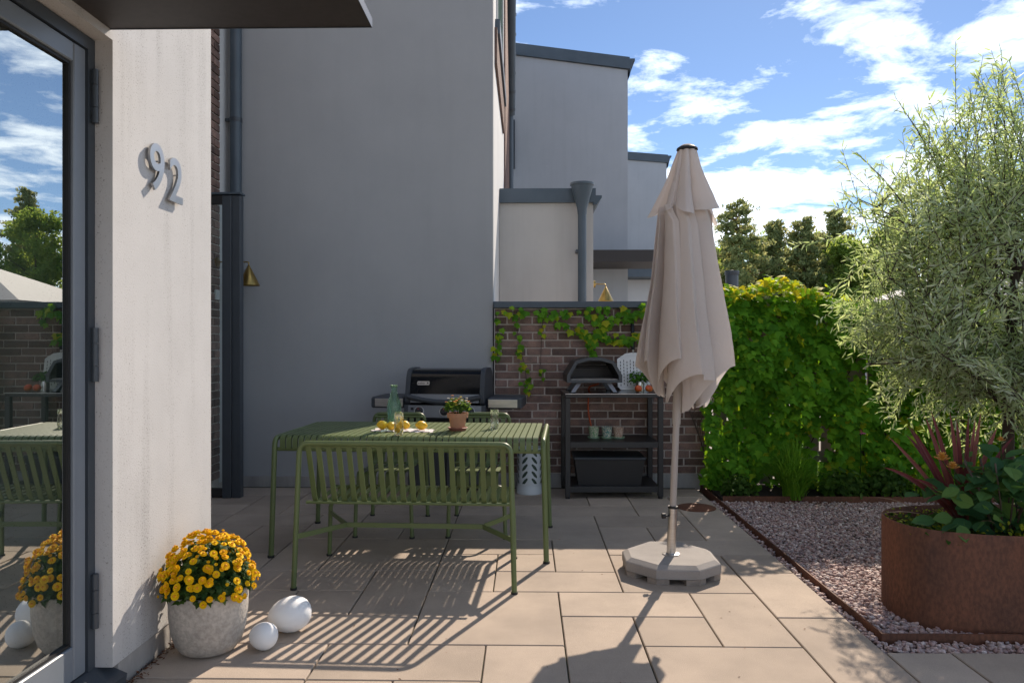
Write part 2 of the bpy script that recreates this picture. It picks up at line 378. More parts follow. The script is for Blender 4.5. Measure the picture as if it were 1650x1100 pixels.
# ------------------------------------------------------------------ foliage helpers
def frames(nrm, up):
    """rotation matrices (n,3,3) whose columns are x = side, y = leaf direction, z = normal"""
    z = nrm / (np.linalg.norm(nrm, axis=1, keepdims=True) + 1e-9)
    y = up - z * np.sum(up * z, axis=1, keepdims=True); y /= (np.linalg.norm(y, axis=1, keepdims=True) + 1e-9)
    x = np.cross(y, z); return np.stack([x, y, z], axis=2)
def scatter_mesh(name, tv, tf, pos, mats, scale, rnd=None, smooth=False):
    tv = np.asarray(tv, float); n = len(pos); k = len(tv)
    scale = np.asarray(scale, float)
    if scale.ndim == 1: scale = scale[:, None].repeat(3, 1)
    V = np.einsum('nij,nkj->nki', mats, tv[None] * scale[:, None, :]) + np.asarray(pos)[:, None, :]
    lens = np.array([len(f) for f in tf]); flat = np.concatenate([np.array(f) for f in tf])
    me = bpy.data.meshes.new(name)
    me.vertices.add(n * k); me.vertices.foreach_set('co', V.reshape(-1).astype(np.float32))
    loops = (flat[None] + (np.arange(n) * k)[:, None]).reshape(-1)
    me.loops.add(len(loops)); me.loops.foreach_set('vertex_index', loops.astype(np.int32))
    tot = np.tile(lens, n); st = np.concatenate([[0], np.cumsum(tot)[:-1]])
    me.polygons.add(len(tot)); me.polygons.foreach_set('loop_start', st.astype(np.int32)); me.polygons.foreach_set('loop_total', tot.astype(np.int32))
    if smooth: me.polygons.foreach_set('use_smooth', np.ones(len(tot), bool))
    me.update(calc_edges=True)
    if rnd is not None:
        a = me.attributes.new('rnd', 'FLOAT', 'POINT'); a.data.foreach_set('value', np.repeat(rnd, k).astype(np.float32))
    me.validate(); return me
def unit(n):
    v = rng.normal(size=(n, 3)); return v / np.linalg.norm(v, axis=1, keepdims=True)
# leaf templates: leaf direction +y, normal +z
LEAF_LANCE = ([(0, 0, 0), (.5, .35, .05), (0, .5, -.06), (-.5, .35, .05), (.32, .72, .03), (-.32, .72, .03), (0, 1, -.08)],
              [(0, 1, 2), (0, 2, 3), (1, 4, 2), (2, 5, 3), (2, 4, 6), (2, 6, 5)])
def lobed():
    # five-lobed creeper leaf, folded slightly along its midrib
    pts = [(0, .0), (.22, -.06), (.46, .08), (.34, .24), (.56, .46), (.30, .52), (.22, .62), (0, 1.0), (-.22, .62), (-.30, .52), (-.56, .46), (-.34, .24), (-.46, .08), (-.22, -.06)]
    v = [(0, .32, 0)] + [(x, y, -.22 * abs(x) - .12 * max(0, y - .5)) for x, y in pts]
    f = [(0, i, i + 1) for i in range(1, len(pts))] + [(0, len(pts), 1)]
    return v, f
LEAF_LOBED = lobed()
LEAF_OVAL = ([(0, 0, 0), (.26, .18, .04), (.36, .45, .05), (.22, .78, .0), (0, 1, -.1), (-.22, .78, .0), (-.36, .45, .05), (-.26, .18, .04), (0, .45, -.05)],
             [(0, 1, 8), (1, 2, 8), (2, 3, 8), (3, 4, 8), (4, 5, 8), (5, 6, 8), (6, 7, 8), (7, 0, 8)])
def tmesh(name, T):
    me = bpy.data.meshes.new(name); me.from_pydata([tuple(map(float, p)) for p in T[0]], [], T[1]); me.update(); return me
def place_leaf(name, me, m, parent, p, mat3, s):
    o = link(name, me, m, parent); q = Matrix([list(r) for r in mat3]).to_euler()
    o.location = [float(c) for c in p]; o.rotation_euler = q; o.scale = (float(s),) * 3 if np.isscalar(s) else tuple(map(float, s)); return o
def ico(sub=1):
    import bmesh
    bm = bmesh.new(); bmesh.ops.create_icosphere(bm, subdivisions=sub, radius=1)
    v = np.array([x.co[:] for x in bm.verts]); f = [tuple(q.index for q in fa.verts) for fa in bm.faces]; bm.free(); return v, f
def blade(mb, base, tip, w, sag=.1, n=6, nrm=None):
    """curved strap leaf, folded along the midrib"""
    b = Vector(base); t = Vector(tip); d = t - b; side = d.cross(Vector((0, 0, 1)))
    if nrm is not None: side = d.cross(Vector(nrm))
    side = side.normalized() if side.length > 1e-6 else Vector((1, 0, 0))
    up = side.cross(d).normalized(); i0 = len(mb.v)
    for k in range(n + 1):
        s = k / n; p = b + d * s + Vector((0, 0, -sag * s * s)) + Vector((0, 0, sag * .9 * s)) ; 
        ww = w * (0.55 + .9 * s) * (1 - s ** 3) if s < 1 else 0
        mb.v += [tuple(p - side * ww + up * ww * .4), tuple(p), tuple(p + side * ww + up * ww * .4)]
    for k in range(n):
        a = i0 + 3 * k; mb.f += [(a, a + 1, a + 4, a + 3), (a + 1, a + 2, a + 5, a + 4)]
    return mb

# ================================================================== SETTING
# --- ground to the horizon
g = MB(); g.add([(-400, -400, -.09), (400, -400, -.09), (400, 700, -.09), (-400, 700, -.09)], [(0, 1, 2, 3)])
tag(g.build('ground', M['bounce_ground']), kind='structure')

# --- patio: base sheet with one object per slab
PX0, PY0, PP = -.530, 3.283, .35
patio = MB(); patio.box(-3.2, 1.56, -3.2, 6.95, -.07, -.013); patio.box(1.56, 5.0, -3.2, 3.245, -.07, -.013)
patio = patio.build('patio', M['joint']); tag(patio, kind='structure')
slabs = [(0,2,7,8),(2,4,7,8),(4,5,7,8),(5,6,7,8),(-2,0,7,8),(-4,-2,7,8),(-5,-4,7,9),(-7,-5,7,8),
 (0,1,8,9),(1,3,8,9),(3,4,8,9),(4,5,8,9),(5,6,8,9),(-2,0,8,9),(-4,-2,8,9),(-7,-5,8,9),
 (0,2,9,10),(2,4,9,10),(4,6,9,10),(-2,0,9,10),(-4,-2,9,10),(-6,-4,9,10),(-7,-6,9,10),
 (3,5,6,7),(5,6,5,7),(3,4,5,6),(4,5,5,6),(0,3,5,7),(0,2,4,5),(2,3,3,5),(3,4,4,5),(4,6,4,5),
 (0,1,2,4),(1,2,3,4),(1,3,2,3),(5,6,3,4),(5,6,1,3),(3,5,2,4),(0,2,0,2),(2,4,1,2),(4,5,0,2),(2,3,-1,1),(3,4,0,1),(3,5,-2,0),(5,6,-1,1),
 (-1,1,-1,0),(1,2,-2,0),(-1,0,-2,-1),(0,1,-2,-1),(-1,0,1,3),(-2,0,0,1),(-4,-2,0,1),(-3,-1,2,3),(-2,-1,1,2),(-4,-2,1,2),
 (-2,0,3,5),(-2,-1,5,6),(-1,0,5,6),(-2,0,6,7),(-3,-2,3,5),(-3,-2,5,7),(-5,-3,3,4),(-4,-3,4,6),(-5,-4,4,6),(-5,-3,6,7),(-7,-5,5,7),(-7,-5,3,5),
 (-3,-1,-1,0),(-4,-3,2,3),(5,6,-3,-1),(2,3,-2,-1),(-3,-1,-2,-1)]
used = {}
for s_ in slabs:
    for a in range(s_[0], s_[1]):
        for b in range(s_[2], s_[3]): used[a, b] = 1
for b in range(-18, 10):
    for a in range(-8, 6):
        if (a, b) in used: continue
        X0 = PX0 + PP * a
        if X0 < -1.75 and b < 1: continue
        w = 2 if (a + 1, b) not in used and a + 1 < 6 and random.random() < .75 else 1
        slabs.append((a, a + w, b, b + 1)); used[a, b] = 1
        if w == 2: used[a + 1, b] = 1
slab_mesh = {}
def slab(x0, x1, y0, y1):
    key = (round(x1 - x0, 3), round(y1 - y0, 3)); J = .0035
    if key not in slab_mesh:
        w, h = key; m = MB(); m.chbox(-w / 2 + J, w / 2 - J, -h / 2 + J, h / 2 - J, -.05, 0, .0035); slab_mesh[key] = m.mesh('paving_slab'); slab_mesh[key].materials.append(M['paver'])
    o = link('paving_slab', slab_mesh[key], None, patio, loc=((x0 + x1) / 2, (y0 + y1) / 2, random.uniform(-.0012, .0012)))
    o.rotation_euler = (random.uniform(-.0012, .0012), random.uniform(-.0012, .0012), random.uniform(-.0015, .0015))
for c0, c1, r0, r1 in slabs:
    x0, x1, y0, y1 = PX0 + PP * c0, PX0 + PP * c1, PY0 + PP * r0, PY0 + PP * r1
    if c1 == 6: x1 -= .016
    slab(x0, x1, y0, min(y1, 6.87))
for j in range(5):          # slabs in front of the gravel bed
    xs = 1.556
    for i in range(8):
        w = PP * (1 if (i + j) % 3 == 0 else 2) * (.8 if i == 0 and j % 2 == 0 else 1)
        slab(xs, xs + w, 3.24 - PP * (j + 1), 3.24 - PP * j); xs += w
        if xs > 4.6: break

# --- gravel bed, stones, soil bed
gb = MB(); gb.add([(1.56, 3.25, -.045), (5.5, 3.25, -.045), (5.5, 6.95, -.045), (1.56, 6.95, -.045)], [(0, 1, 2, 3)])
tag(gb.build('gravel_bed', M['soil']), kind='structure')
def stonemat():
    m, t, b = newmat('gravel_stone'); L = t.links.new
    a = N(t, 'ShaderNodeAttribute', attribute_name='rnd')
    r = ramp(t, [(0, (.30, .195, .18)), (.3, (.42, .285, .26)), (.5, (.33, .275, .27)), (.7, (.52, .38, .34)), (.88, (.70, .60, .56)), (1, (.24, .18, .18))]); L(a.outputs['Fac'], r.inputs[0])
    L(r.outputs[0], b.inputs['Base Color']); b.inputs['Roughness'].default_value = .8
    return m
def stones(name, n, x0, x1, y0, y1, r0, r1, sub, zlo, zhi, keep):
    tv, tf = ico(sub)
    tv = tv * (1 + .16 * rng.normal(size=(len(tv), 1)))
    p = np.stack([rng.uniform(x0, x1, n), rng.uniform(y0, y1, n), rng.uniform(zlo, zhi, n)], 1)
    k = keep(p[:, 0], p[:, 1]); p = p[k]; n = len(p)
    sc = rng.uniform(r0, r1, (n, 1)) * np.stack([rng.uniform(.8, 1.35, n), rng.uniform(.75, 1.2, n), rng.uniform(.55, .85, n)], 1)
    fr = frames(unit(n) * .55 + np.array([0, 0, 1]), unit(n))
    return scatter_mesh(name, tv, tf, p, fr, sc, rng.uniform(0, 1, n), True)
sm = stonemat()
off = lambda x, y: ~((np.abs(x - 1.615) < .014) & (y > 3.38)) & ~((np.abs(y - 3.392) < .014) & (x > 1.6))
tag(link('gravel', stones('gravel', 13500, 1.565, 3.2, 3.26, 4.55, .0075, .0135, 2, -.035, -.006, off), sm), 'pinkish grey pebbles of the gravel bed around the rusty planter', 'gravel', kind='stuff')
tag(link('gravel', stones('gravel', 26000, 1.565, 4.6, 4.5, 6.32, .008, .0135, 1, -.03, -.006, off), sm), 'pinkish grey gravel in the shade before the creeper hedge', 'gravel', kind='stuff')
sb = MB(); sb.box(1.66, 5.4, 6.3, 6.95, -.05, .015); tag(sb.build('soil_bed', M['soil']), kind='structure')
e = MB(); e.box(1.611, 1.619, 3.396, 6.93, -.05, .022); e.box(1.611, 5.4, 3.388, 3.396, -.05, .022); e.box(1.66, 5.4, 6.288, 6.295, -.05, .04)
tag(e.build('edging_strip', M['corten']), 'rusty steel edging strip bordering the gravel bed', 'edging')

# ================================================================== HOUSES
own = empty('row_house', (-2.2, 3.2, 0), label='white rendered entrance wall and brick recess of the near house at left', cat='house')
def part(mb, name, m, parent, **kw):
    """part given in world coordinates under a parent that has a plain location"""
    o = mb.build(name, m, parent, **kw); w = Vector((0, 0, 0)); p = parent
    while p is not None: w += p.location; p = p.parent
    o.location = -w; return o
WX = -1.587
w = MB(); w.box(-2.3, WX, 2.81, 3.695, .096, 6.5); w.box(-2.3, WX, -4, 2.81, 2.50, 6.5); w.box(-2.3, WX, -4, 1.55, .096, 2.50)
part(w, 'entrance_wall', M['white_render'], own)
w = MB()
for k in range(2): w.chbox(-2.2, WX - .004, 2.86 + .42 * k, 2.86 + .42 * k + .414, -.05, .094, .003)
w.box(-2.2, WX - .008, -4, 1.55, -.05, .094); part(w, 'plinth', M['plinth'], own)
w = MB(); w.box(-6, -2.806, 3.4, 6.69, 0, 6.5); w.box(-6, -2.802, 6.69, 6.92, 0, 6.5); part(w, 'recess_wall', M['mortar'], own)
w = MB(); w.box(-2.83, -2.797, 6.692, 6.895, .06, 6.5); part(w, 'render_strip', M['pale_render'], own)
w = MB(); w.box(-6, -2.25, 3.40, 3.66, 0, 6.5); part(w, 'return_wall', M['white_render'], own)
# room behind the glass door
w = MB(); w.box(-5.5, -5.4, -4, 3.2, -.02, 2.6); w.box(-5.5, -1.8, 3.0, 3.1, -.02, 2.6); w.box(-5.5, -1.75, -4, 3.0, 2.55, 2.6); w.box(-5.5, -1.75, -4, 3.0, -.04, -.005)
part(w, 'room', pmat('dim_room', (.30, .29, .27), rough=.9), own)
brick_me = {}
def brick(parent, loc, L_, H_, D_, rz=0.0, jit=.002):
    key = (round(L_, 3), round(H_, 3), round(D_, 3), random.randrange(3))
    if key not in brick_me:
        m = MB(); m.chbox(-L_ / 2, L_ / 2, -D_ / 2, D_ / 2, -H_ / 2, H_ / 2, .0035)
        m.v = [(x + random.uniform(-.0016, .0016), y, z + random.uniform(-.0016, .0016)) for x, y, z in m.v]
        brick_me[key] = m.mesh('brick'); brick_me[key].materials.append(M['brick'])
    o = link('brick', brick_me[key], None, parent, loc=loc); o.rotation_euler = (random.uniform(-.006, .006), random.uniform(-.004, .004), rz + random.uniform(-.006, .006))
    o.location.y += random.uniform(-jit, jit) if rz == 0 else 0
    return o
rw = [o for o in own.children if o.name.startswith('recess_wall')][0]
for c in range(60):
    y = 6.69
    first = .108 if c % 2 else .222
    for L_ in (first, .222):
        y -= L_ / 2
        brick(rw, (-2.806, y, .1 + .0365 + c * .073), L_, .061, .03, rz=math.pi / 2); y -= L_ / 2 + .012
        if y < 6.38: break
# canopy over the door
w = MB(); w.box(WX, -.587, .2, 2.79, 2.535, 2.565); part(w, 'canopy', M['soffit'], own)
w = MB(); w.box(-.5865, -.584, .2, 2.795, 2.532, 2.568); w.box(WX, -.5865, 2.7905, 2.794, 2.532, 2.568); part(w, 'canopy_trim', M['anthracite'], own)
# glazed door: frame, leaf, pane, hinges
door = empty('door', (0, 0, 0)); door.parent = own; door.location = -own.location + Vector((-1.69, 2.3, 0))
w = MB(); w.box(-1.74, -1.655, 2.765, 2.809, .09, 2.495); w.box(-1.74, -1.655, 1.56, 2.765, 2.448, 2.495); part(w, 'frame', M['anthracite'], door)
w = MB(); w.chbox(-1.73, -1.662, 2.688, 2.761, .10, 2.444, .004); w.chbox(-1.73, -1.663, 1.65, 2.687, .10, .225, .004); w.chbox(-1.73, -1.663, 1.65, 2.687, 2.372, 2.444, .004); w.chbox(-1.73, -1.662, 1.57, 1.649, .10, 2.444, .004)
part(w, 'leaf', M['doorframe'], door)
w = MB(); w.box(-1.70, -1.674, 2.676, 2.687, .226, 2.371); w.box(-1.70, -1.674, 1.65, 2.676, .226, .236); w.box(-1.70, -1.674, 1.65, 2.676, 2.361, 2.371); part(w, 'gasket', M['rubber'], door)
w = MB(); w.add([(-1.685, 1.65, .236), (-1.685, 2.676, .236), (-1.685, 2.676, 2.361), (-1.685, 1.65, 2.361)], [(0, 1, 2, 3)]); part(w, 'pane', M['coated_glass'], door)
for z0, z1 in ((2.176, 2.379), (1.192, 1.397), (.254, .46)):
    w = MB(); h = (z1 - z0) / 3.4
    for a, b in ((z0, z0 + h - .002), (z0 + h, z1 - h), (z1 - h + .002, z1)): w.tube([(-1.642, 2.788, a), (-1.642, 2.788, b)], .0125, 14)
    w.box(-1.662, -1.64, 2.780, 2.796, z0 + .003, z1 - .003); part(w, 'hinge', M['anthracite'], door, smooth=True, angle=40)
w = MB(); w.prism([(-1.74, .02), (-1.56, .02), (-1.555, .055), (-1.66, .098), (-1.74, .098)], 'y', 1.4, 2.855); part(w, 'threshold', M['anthracite'], door)

# glass wind screen and pipe in the recess
scr = empty('glass_screen', (-2.53, 6.35, 0), label='tall dark framed glass wind screen in the corner by the downpipe', cat='screen')
w = MB(); w.chbox(-2.615, -2.535, 6.31, 6.40, 0, 2.60, .004); w.chbox(-2.531, -2.46, 6.315, 6.395, 0, 2.60, .004); part(w, 'post', M['anthracite'], scr)
w = MB(); w.chbox(-2.80, -2.617, 6.325, 6.385, 2.53, 2.605, .003); part(w, 'rail', M['black_metal'], scr)
w = MB(); w.chbox(-2.80, -2.617, 6.325, 6.385, .01, .075, .003); part(w, 'rail', M['black_metal'], scr)
w = MB(); w.chbox(-2.81, -2.45, 6.30, 6.41, 2.607, 2.625, .003); part(w, 'top_cap', M['zinc'], scr)
w = MB(); w.add([(-2.80, 6.355, .075), (-2.617, 6.355, .075), (-2.617, 6.355, 2.53), (-2.80, 6.355, 2.53)], [(0, 1, 2, 3)]); part(w, 'pane', M['clear_pane'], scr)
dp = empty('downpipe', (-2.70, 6.83, 0), label='blue grey downpipe in the corner beside the white wall', cat='downpipe')
w = MB(); w.tube([(-2.70, 6.83, .02), (-2.70, 6.83, 6.4)], .052, 20); part(w, 'pipe', M['zinc'], dp, smooth=True, angle=40)
for z in (.75, 2.24, 3.40):
    w = MB(); w.lathe([(.054, -.018), (.058, -.018), (.058, .018), (.054, .018)], 20, (-2.70, 6.83, z)); w.box(-2.80, -2.752, 6.815, 6.845, z - .012, z + .012); part(w, 'bracket', M['anthracite'], dp, smooth=True, angle=40)
def cone_lamp(loc, arm, label):
    t = empty('wall_lamp', loc, label=label, cat='lamp', group='brass cone wall lamps')
    w = MB(); w.lathe([(0, .10), (.006, .098), (.098, -.085), (.096, -.087), (.004, .09)], 36); w.build('lamp_shade', M['brass'], t, smooth=True, angle=50)
    w = MB(); w.tube(fillet([(0, 0, .095), (0, 0, .125), (-arm, 0, .125)], .02), .006, 8); w.build('arm', M['brass'], t, smooth=True)
    w = MB(); w.tube([(-arm - .002, 0, .125), (-arm - .024, 0, .125)], .045, 24); w.build('wall_mount', M['brass'], t, smooth=True, angle=40)
cone_lamp((-2.50, 6.62, 1.935), .275, 'brass cone lamp on the wall behind the dark glass screen')
w = MB(); w.chbox(-2.797, -2.775, 6.58, 6.65, 1.72, 1.81, .004)
tag(w.build('socket_box', M['white_plastic']), 'small white socket box on the recess wall below the brass lamp', 'socket')

# --- house with the big grey gable
gh = empty('row_house', (-2, 8, 0), label='tall house with the wide plain grey gable wall behind the table', cat='house')
w = MB(); w.box(-2.80, -.312, 6.9, 7.05, .0, 7.2); part(w, 'gable_wall', M['grey_render'], gh)
w = MB(); w.box(-2.79, -.32, 6.878, 6.899, -.02, .085); part(w, 'plinth', M['plinth'], gh)
w = MB(); w.box(-.55, -.311, 7.05, 14.0, 0, 6.8); w.box(-6, -.55, 7.05, 14, 6.7, 6.8); part(w, 'side_wall', M['pale_render'], gh)
win = empty('window'); win.parent = gh; win.location = -gh.location + Vector((0, 0, 0)) + Vector((2, -8, 0)) + gh.location
win.location = (-(-2), -8, 0)
w = MB(); w.box(-.33, -.295, 7.6, 7.67, 4.55, 7.0); w.box(-.33, -.295, 9.5, 9.57, 4.55, 7.0); w.box(-.33, -.295, 7.67, 9.5, 4.55, 4.64); w.build('frame', M['pale_render'], win)
w = MB(); w.add([(-.305, 7.67, 4.64), (-.305, 9.5, 4.64), (-.305, 9.5, 7.0), (-.305, 7.67, 7.0)], [(0, 1, 2, 3)]); w.build('pane', M['coated_glass'], win)
w = MB(); w.box(-.32, -.262, 7.35, 9.65, 4.40, 4.545); w.build('sill', M['zinc'], win)
w = MB(); w.box(-.32, -.285, 7.2, 9.65, 4.05, 4.40); part(w, 'brick_band', M['brick'], gh)
w = MB(); w.box(-.32, -.290, 10.2, 13.4, 2.6, 6.8); part(w, 'brick_field', M['brick'], gh)
w = MB(); w.tube([(-.27, 12.6, 1.5), (-.27, 12.6, 5.2)], .05, 14); w.tube([(-.27, 12.6, 5.2), (-.26, 12.4, 5.5), (-.24, 11.6, 6.4), (-.22, 11.2, 7.3)], .075, 14)
part(w, 'downpipe', M['zinc'], gh, smooth=True, angle=40)
for k in range(9):
    t = k / 8; w = MB(); w.tube([(-.27 + .05 * t, 12.55 - 1.3 * t, 5.25 + 2 * t), (-.27 + .05 * t, 12.53 - 1.3 * t, 5.29 + 2 * t)], .083, 14); part(w, 'pipe_collar', M['anthracite'], gh, smooth=True, angle=40)
# low porch of that house
po = empty('porch', (.2, 9, 0)); po.parent = gh; po.location = (2.2, 1, 0)
w = MB(); w.box(-.308, .765, 8.5, 11.0, 0, 2.935); part(w, 'wall', M['beige_render'], po)
w = MB(); w.box(-.308, .79, 8.45, 11.02, 2.93, 3.09); w.prism([(.76, 2.905), (.80, 2.905), (.86, 2.985), (.86, 3.01), (.76, 3.01)], 'y', 8.46, 11.0); part(w, 'fascia', M['zinc'], po)
w = MB(); w.lathe([(.05, -.30), (.055, -.24), (.125, .02), (.135, .025), (.135, .05), (.12, .05), (.05, -.22)], 24, (.625, 8.33, 3.07)); w.tube([(.625, 8.33, .1), (.625, 8.33, 2.80)], .048, 16); part(w, 'hopper_pipe', M['zinc'], po, smooth=True, angle=40)
for z in (2.35,): w = MB(); w.box(.56, .60, 8.34, 8.5, z, z + .03); part(w, 'bracket', M['anthracite'], po)
# lamp of the neighbour behind the wall
cone_lamp((1.005, 9.4, 1.945), .13, 'brass cone lamp peeking over the brick wall coping')
# --- second and third grey gables down the row
def far_house(name, x0, x1, y, z0, z1, label, m):
    h = empty(name, (x0, y, 0), label=label, cat='house')
    w = MB(); w.prism([(x0, 0), (x1, 0), (x1, z1 - .22), (x0, z0 - .22)], 'y', y, y + 6); part(w, 'gable_wall', m, h)
    w = MB(); w.prism([(x0 - .02, z0 - .218), (x1 + .03, z1 - .218), (x1 + .03, z1), (x0 - .02, z0)], 'y', y - .06, y + 6.1); part(w, 'roof_edge', M['zinc'], h)
    w = MB(); w.prism([(x1 + .032, z1 - .34), (x1 + .10, z1 - .06), (x1 + .13, z1 - .06), (x1 + .13, z1 - .02), (x1 + .032, z1 - .02)], 'y', y - .04, y + 6); part(w, 'gutter', M['zinc'], h)
    return h
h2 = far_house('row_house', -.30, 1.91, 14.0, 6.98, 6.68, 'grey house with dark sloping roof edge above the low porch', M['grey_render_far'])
w = MB(); w.box(.96, 2.9, 12.6, 13.9, 2.70, 2.90); part(w, 'canopy', M['soffit'], h2)
w = MB(); w.box(-.285, -.215, 13.88, 13.98, 4.6, 5.5); part(w, 'vent', M['anthracite'], h2)
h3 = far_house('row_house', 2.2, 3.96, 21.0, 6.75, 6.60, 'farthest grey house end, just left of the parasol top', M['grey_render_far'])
w = MB(); w.box(1.5, 4.0, 19.6, 20.9, 3.05, 3.35); part(w, 'canopy', M['zinc'], h3)
w = MB(); w.box(2.0, 3.96, 20.4, 20.98, 0, 3.04); part(w, 'porch_wall', M['pale_render'], h3)

# ================================================================== BRICK GARDEN WALL
bw = empty('brick_wall', (.6, 6.95, 0), label='dark brown brick garden wall with grey metal coping', cat='wall')
BX0, BX1 = -.297, 1.70
w = MB(); w.box(BX0, BX1, 6.922, 7.09, .0, 1.655); part(w, 'mortar', M['mortar'], bw)
w = MB()
for k in range(3): w.chbox(BX0 + .668 * k, BX0 + .668 * k + .664, 6.896, 7.10, -.03, .115, .004)
part(w, 'plinth', M['plinth'], bw)
for c in range(21):
    z = .122 + .0305 + c * .073
    x = BX0 + .004; first = [.222, .105, .16, .05, .222, .11][c % 6]
    L_ = first
    while x < BX1 - .02:
        L2 = min(L_, BX1 - x)
        if L2 > .03: brick(bw, (x + L2 / 2 - .6, -.001, z), L2, .060, .076)
        x += L2 + .013; L_ = .222
w = MB(); w.chbox(BX0 - .01, 1.72, 6.86, 7.13, 1.657, 1.716, .004); part(w, 'coping', M['zinc'], bw)
w = MB(); w.box(-.312, -.299, 6.885, 6.92, 0, 1.66); part(w, 'end_seal', M['rubber'], bw)

# ================================================================== TIMBER FENCE + CREEPER
fe = empty('timber_fence', (2.8, 6.9, 0), label='pale weathered timber fence half hidden by green creeper', cat='fence')
w = MB(); w.chbox(2.93, 3.06, 6.80, 6.90, 0, 1.66, .005); part(w, 'post', M['wood_pale'], fe)
w = MB(); w.chbox(4.4, 4.53, 6.80, 6.90, 0, 1.66, .005); part(w, 'post', M['wood_pale'], fe)
w = MB(); w.chbox(1.72, 5.4, 6.79, 6.93, 1.665, 1.70, .005); part(w, 'cap_rail', M['wood_pale'], fe)
for z in (.25, 1.55): w = MB(); w.chbox(1.72, 5.4, 6.865, 6.90, z, z + .09, .004); part(w, 'rail', M['wood_pale'], fe)
bme = MB(); bme.chbox(-.061, .061, -.011, .011, 0, 1.62, .004); bme = bme.mesh('board'); bme.materials.append(M['wood_pale'])
for k in range(26): link('board', bme, None, fe, loc=(1.80 + k * .142 - 2.8, .03, random.uniform(.02, .03)))
for k, (xa, xb) in enumerate([(1.75, 2.30), (2.30, 2.90), (2.35, 1.80), (2.95, 2.42), (3.08, 3.7), (3.7, 3.1), (2.62, 2.05)]):
    a = Vector((xa, 6.84 - .004 * k, .12)); b = Vector((xb, 6.84 - .004 * k, 1.55)); d = (b - a).normalized(); n = Vector((d.z, 0, -d.x)) * .035
    w = MB(); w.prism([(a.x - n.x, a.z - n.z), (a.x + n.x, a.z + n.z), (b.x + n.x, b.z + n.z), (b.x - n.x, b.z - n.z)], 'y', a.y - .0015, a.y + .0015 + .012); part(w, 'brace', M['wood_pale'], fe)
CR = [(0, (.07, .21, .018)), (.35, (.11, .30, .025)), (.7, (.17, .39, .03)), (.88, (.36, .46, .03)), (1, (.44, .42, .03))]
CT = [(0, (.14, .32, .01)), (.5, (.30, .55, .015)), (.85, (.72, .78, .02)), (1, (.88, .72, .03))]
M['creeper'] = leafmat('creeper_leaf', CR, CT, .42); M['creeper_o'] = leafmat('creeper_leaf_single', [(0, (.07, .21, .018)), (.5, (.12, .32, .025)), (.95, (.18, .40, .03)), (1, (.30, .40, .03))], [(0, (.14, .32, .01)), (1, (.36, .60, .02))], .42, src='obj'); M['creeper_w'] = leafmat('wall_creeper_leaf', CR, CT, .42, src='obj')
cr = empty('creeper_hedge', (2.6, 6.7, 0), label='dense green creeper covering the timber fence right of the parasol', cat='creeper')
def hedge_pts(n, x0, x1):
    x = rng.uniform(x0, x1, n); t = rng.uniform(0, 1, n)
    top = 1.80 + .05 * np.sin(x * 5) + .03 * np.sin(x * 13 + 1)
    top = np.where(x > 2.62, top - np.clip((x - 2.62) * 1.1, 0, .22), top)
    top = np.where(x > 3.2, 1.62 + .08 * np.sin(x * 7), top)
    left = np.interp(np.array([0.0]), [0], [0])
    z = .05 + (top - .05) * t
    ok = ~((x < 1.72) & (z > 1.72)); 
    bulge = .30 * np.sqrt(np.clip(1 - ((z - 1.0) / 1.05) ** 2, 0, 1)) * (.72 + .28 * np.sin(x * 4 + z * 5) + .3 * np.sin(x * 11 - z * 7) + .15 * np.sin(x * 19 + z * 17))
    # thin patches where the boards show
    thin = (np.sin(x * 7.3 + 1.2) * np.sin(z * 6.1 + x * 2) > .55) & (z < .75) | ((np.abs(x - 2.99) < .10) & (z > .95) & (rng.uniform(0, 1, n) < .85))
    dep = rng.uniform(0, 1, n) ** .55
    y = 6.78 - bulge * dep - .02
    ok &= ~(thin & (rng.uniform(0, 1, n) < .72))
    return np.stack([x, y, z], 1)[ok], dep[ok]
P1, dep = hedge_pts(12500, 1.60, 5.2)
cap = rng.uniform(0, 1, (2200, 3)); capx = 1.74 + cap[:, 0] * 3.3
capz = np.where(capx > 2.62, 1.82 - np.clip((capx - 2.62) * .9, 0, .2), 1.82) + .05 * np.sin(capx * 9) + rng.normal(0, .035, 2200)
P2 = np.stack([capx, 6.55 + cap[:, 1] * .5, capz], 1)
PA = np.concatenate([P1, P2]); n = len(PA)
nr = np.tile([0, -.85, .75], (n, 1)) + rng.normal(0, .42, (n, 3)); nr[len(P1):] = np.array([0, -.35, 1]) + rng.normal(0, .5, (len(P2), 3))
dr = np.tile([0, -.35, -1.0], (n, 1)) + rng.normal(0, .55, (n, 3))
fr = frames(nr, dr); scl = rng.uniform(.04, .105, n); scl[len(P1):] *= .8
rn = np.clip(rng.beta(2, 3, n) + np.where(PA[:, 2] > 1.74, .45, 0) + np.where((PA[:, 2] < .7) & (PA[:, 0] > 2.2), rng.uniform(0, .5, n) * (rng.uniform(0, 1, n) < .3), 0), 0, 1)  # top leaves pushed to yellow tones: backlit glow put into their colour
front = np.where((PA[:, 0] < 3.1) & (np.concatenate([dep, np.zeros(len(P2))]) > .8))[0]
big = set(front[np.argsort(-scl[front])[:290]].tolist())
rest = np.array([i for i in range(n) if i not in big])
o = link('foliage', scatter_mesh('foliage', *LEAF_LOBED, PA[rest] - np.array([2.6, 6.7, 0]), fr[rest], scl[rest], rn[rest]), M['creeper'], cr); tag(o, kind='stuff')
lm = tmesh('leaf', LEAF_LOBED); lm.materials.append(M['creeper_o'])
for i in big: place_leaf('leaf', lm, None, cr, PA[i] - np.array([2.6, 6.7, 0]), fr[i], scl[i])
w = MB()
for k in range(16):
    x = 1.75 + k * .2; pts = [(x + .12 * math.sin(j * 1.3 + k), 6.80 - .03 * (j % 3), .02 + j * .22) for j in range(8)]
    w.tube(pts, .005, 5)
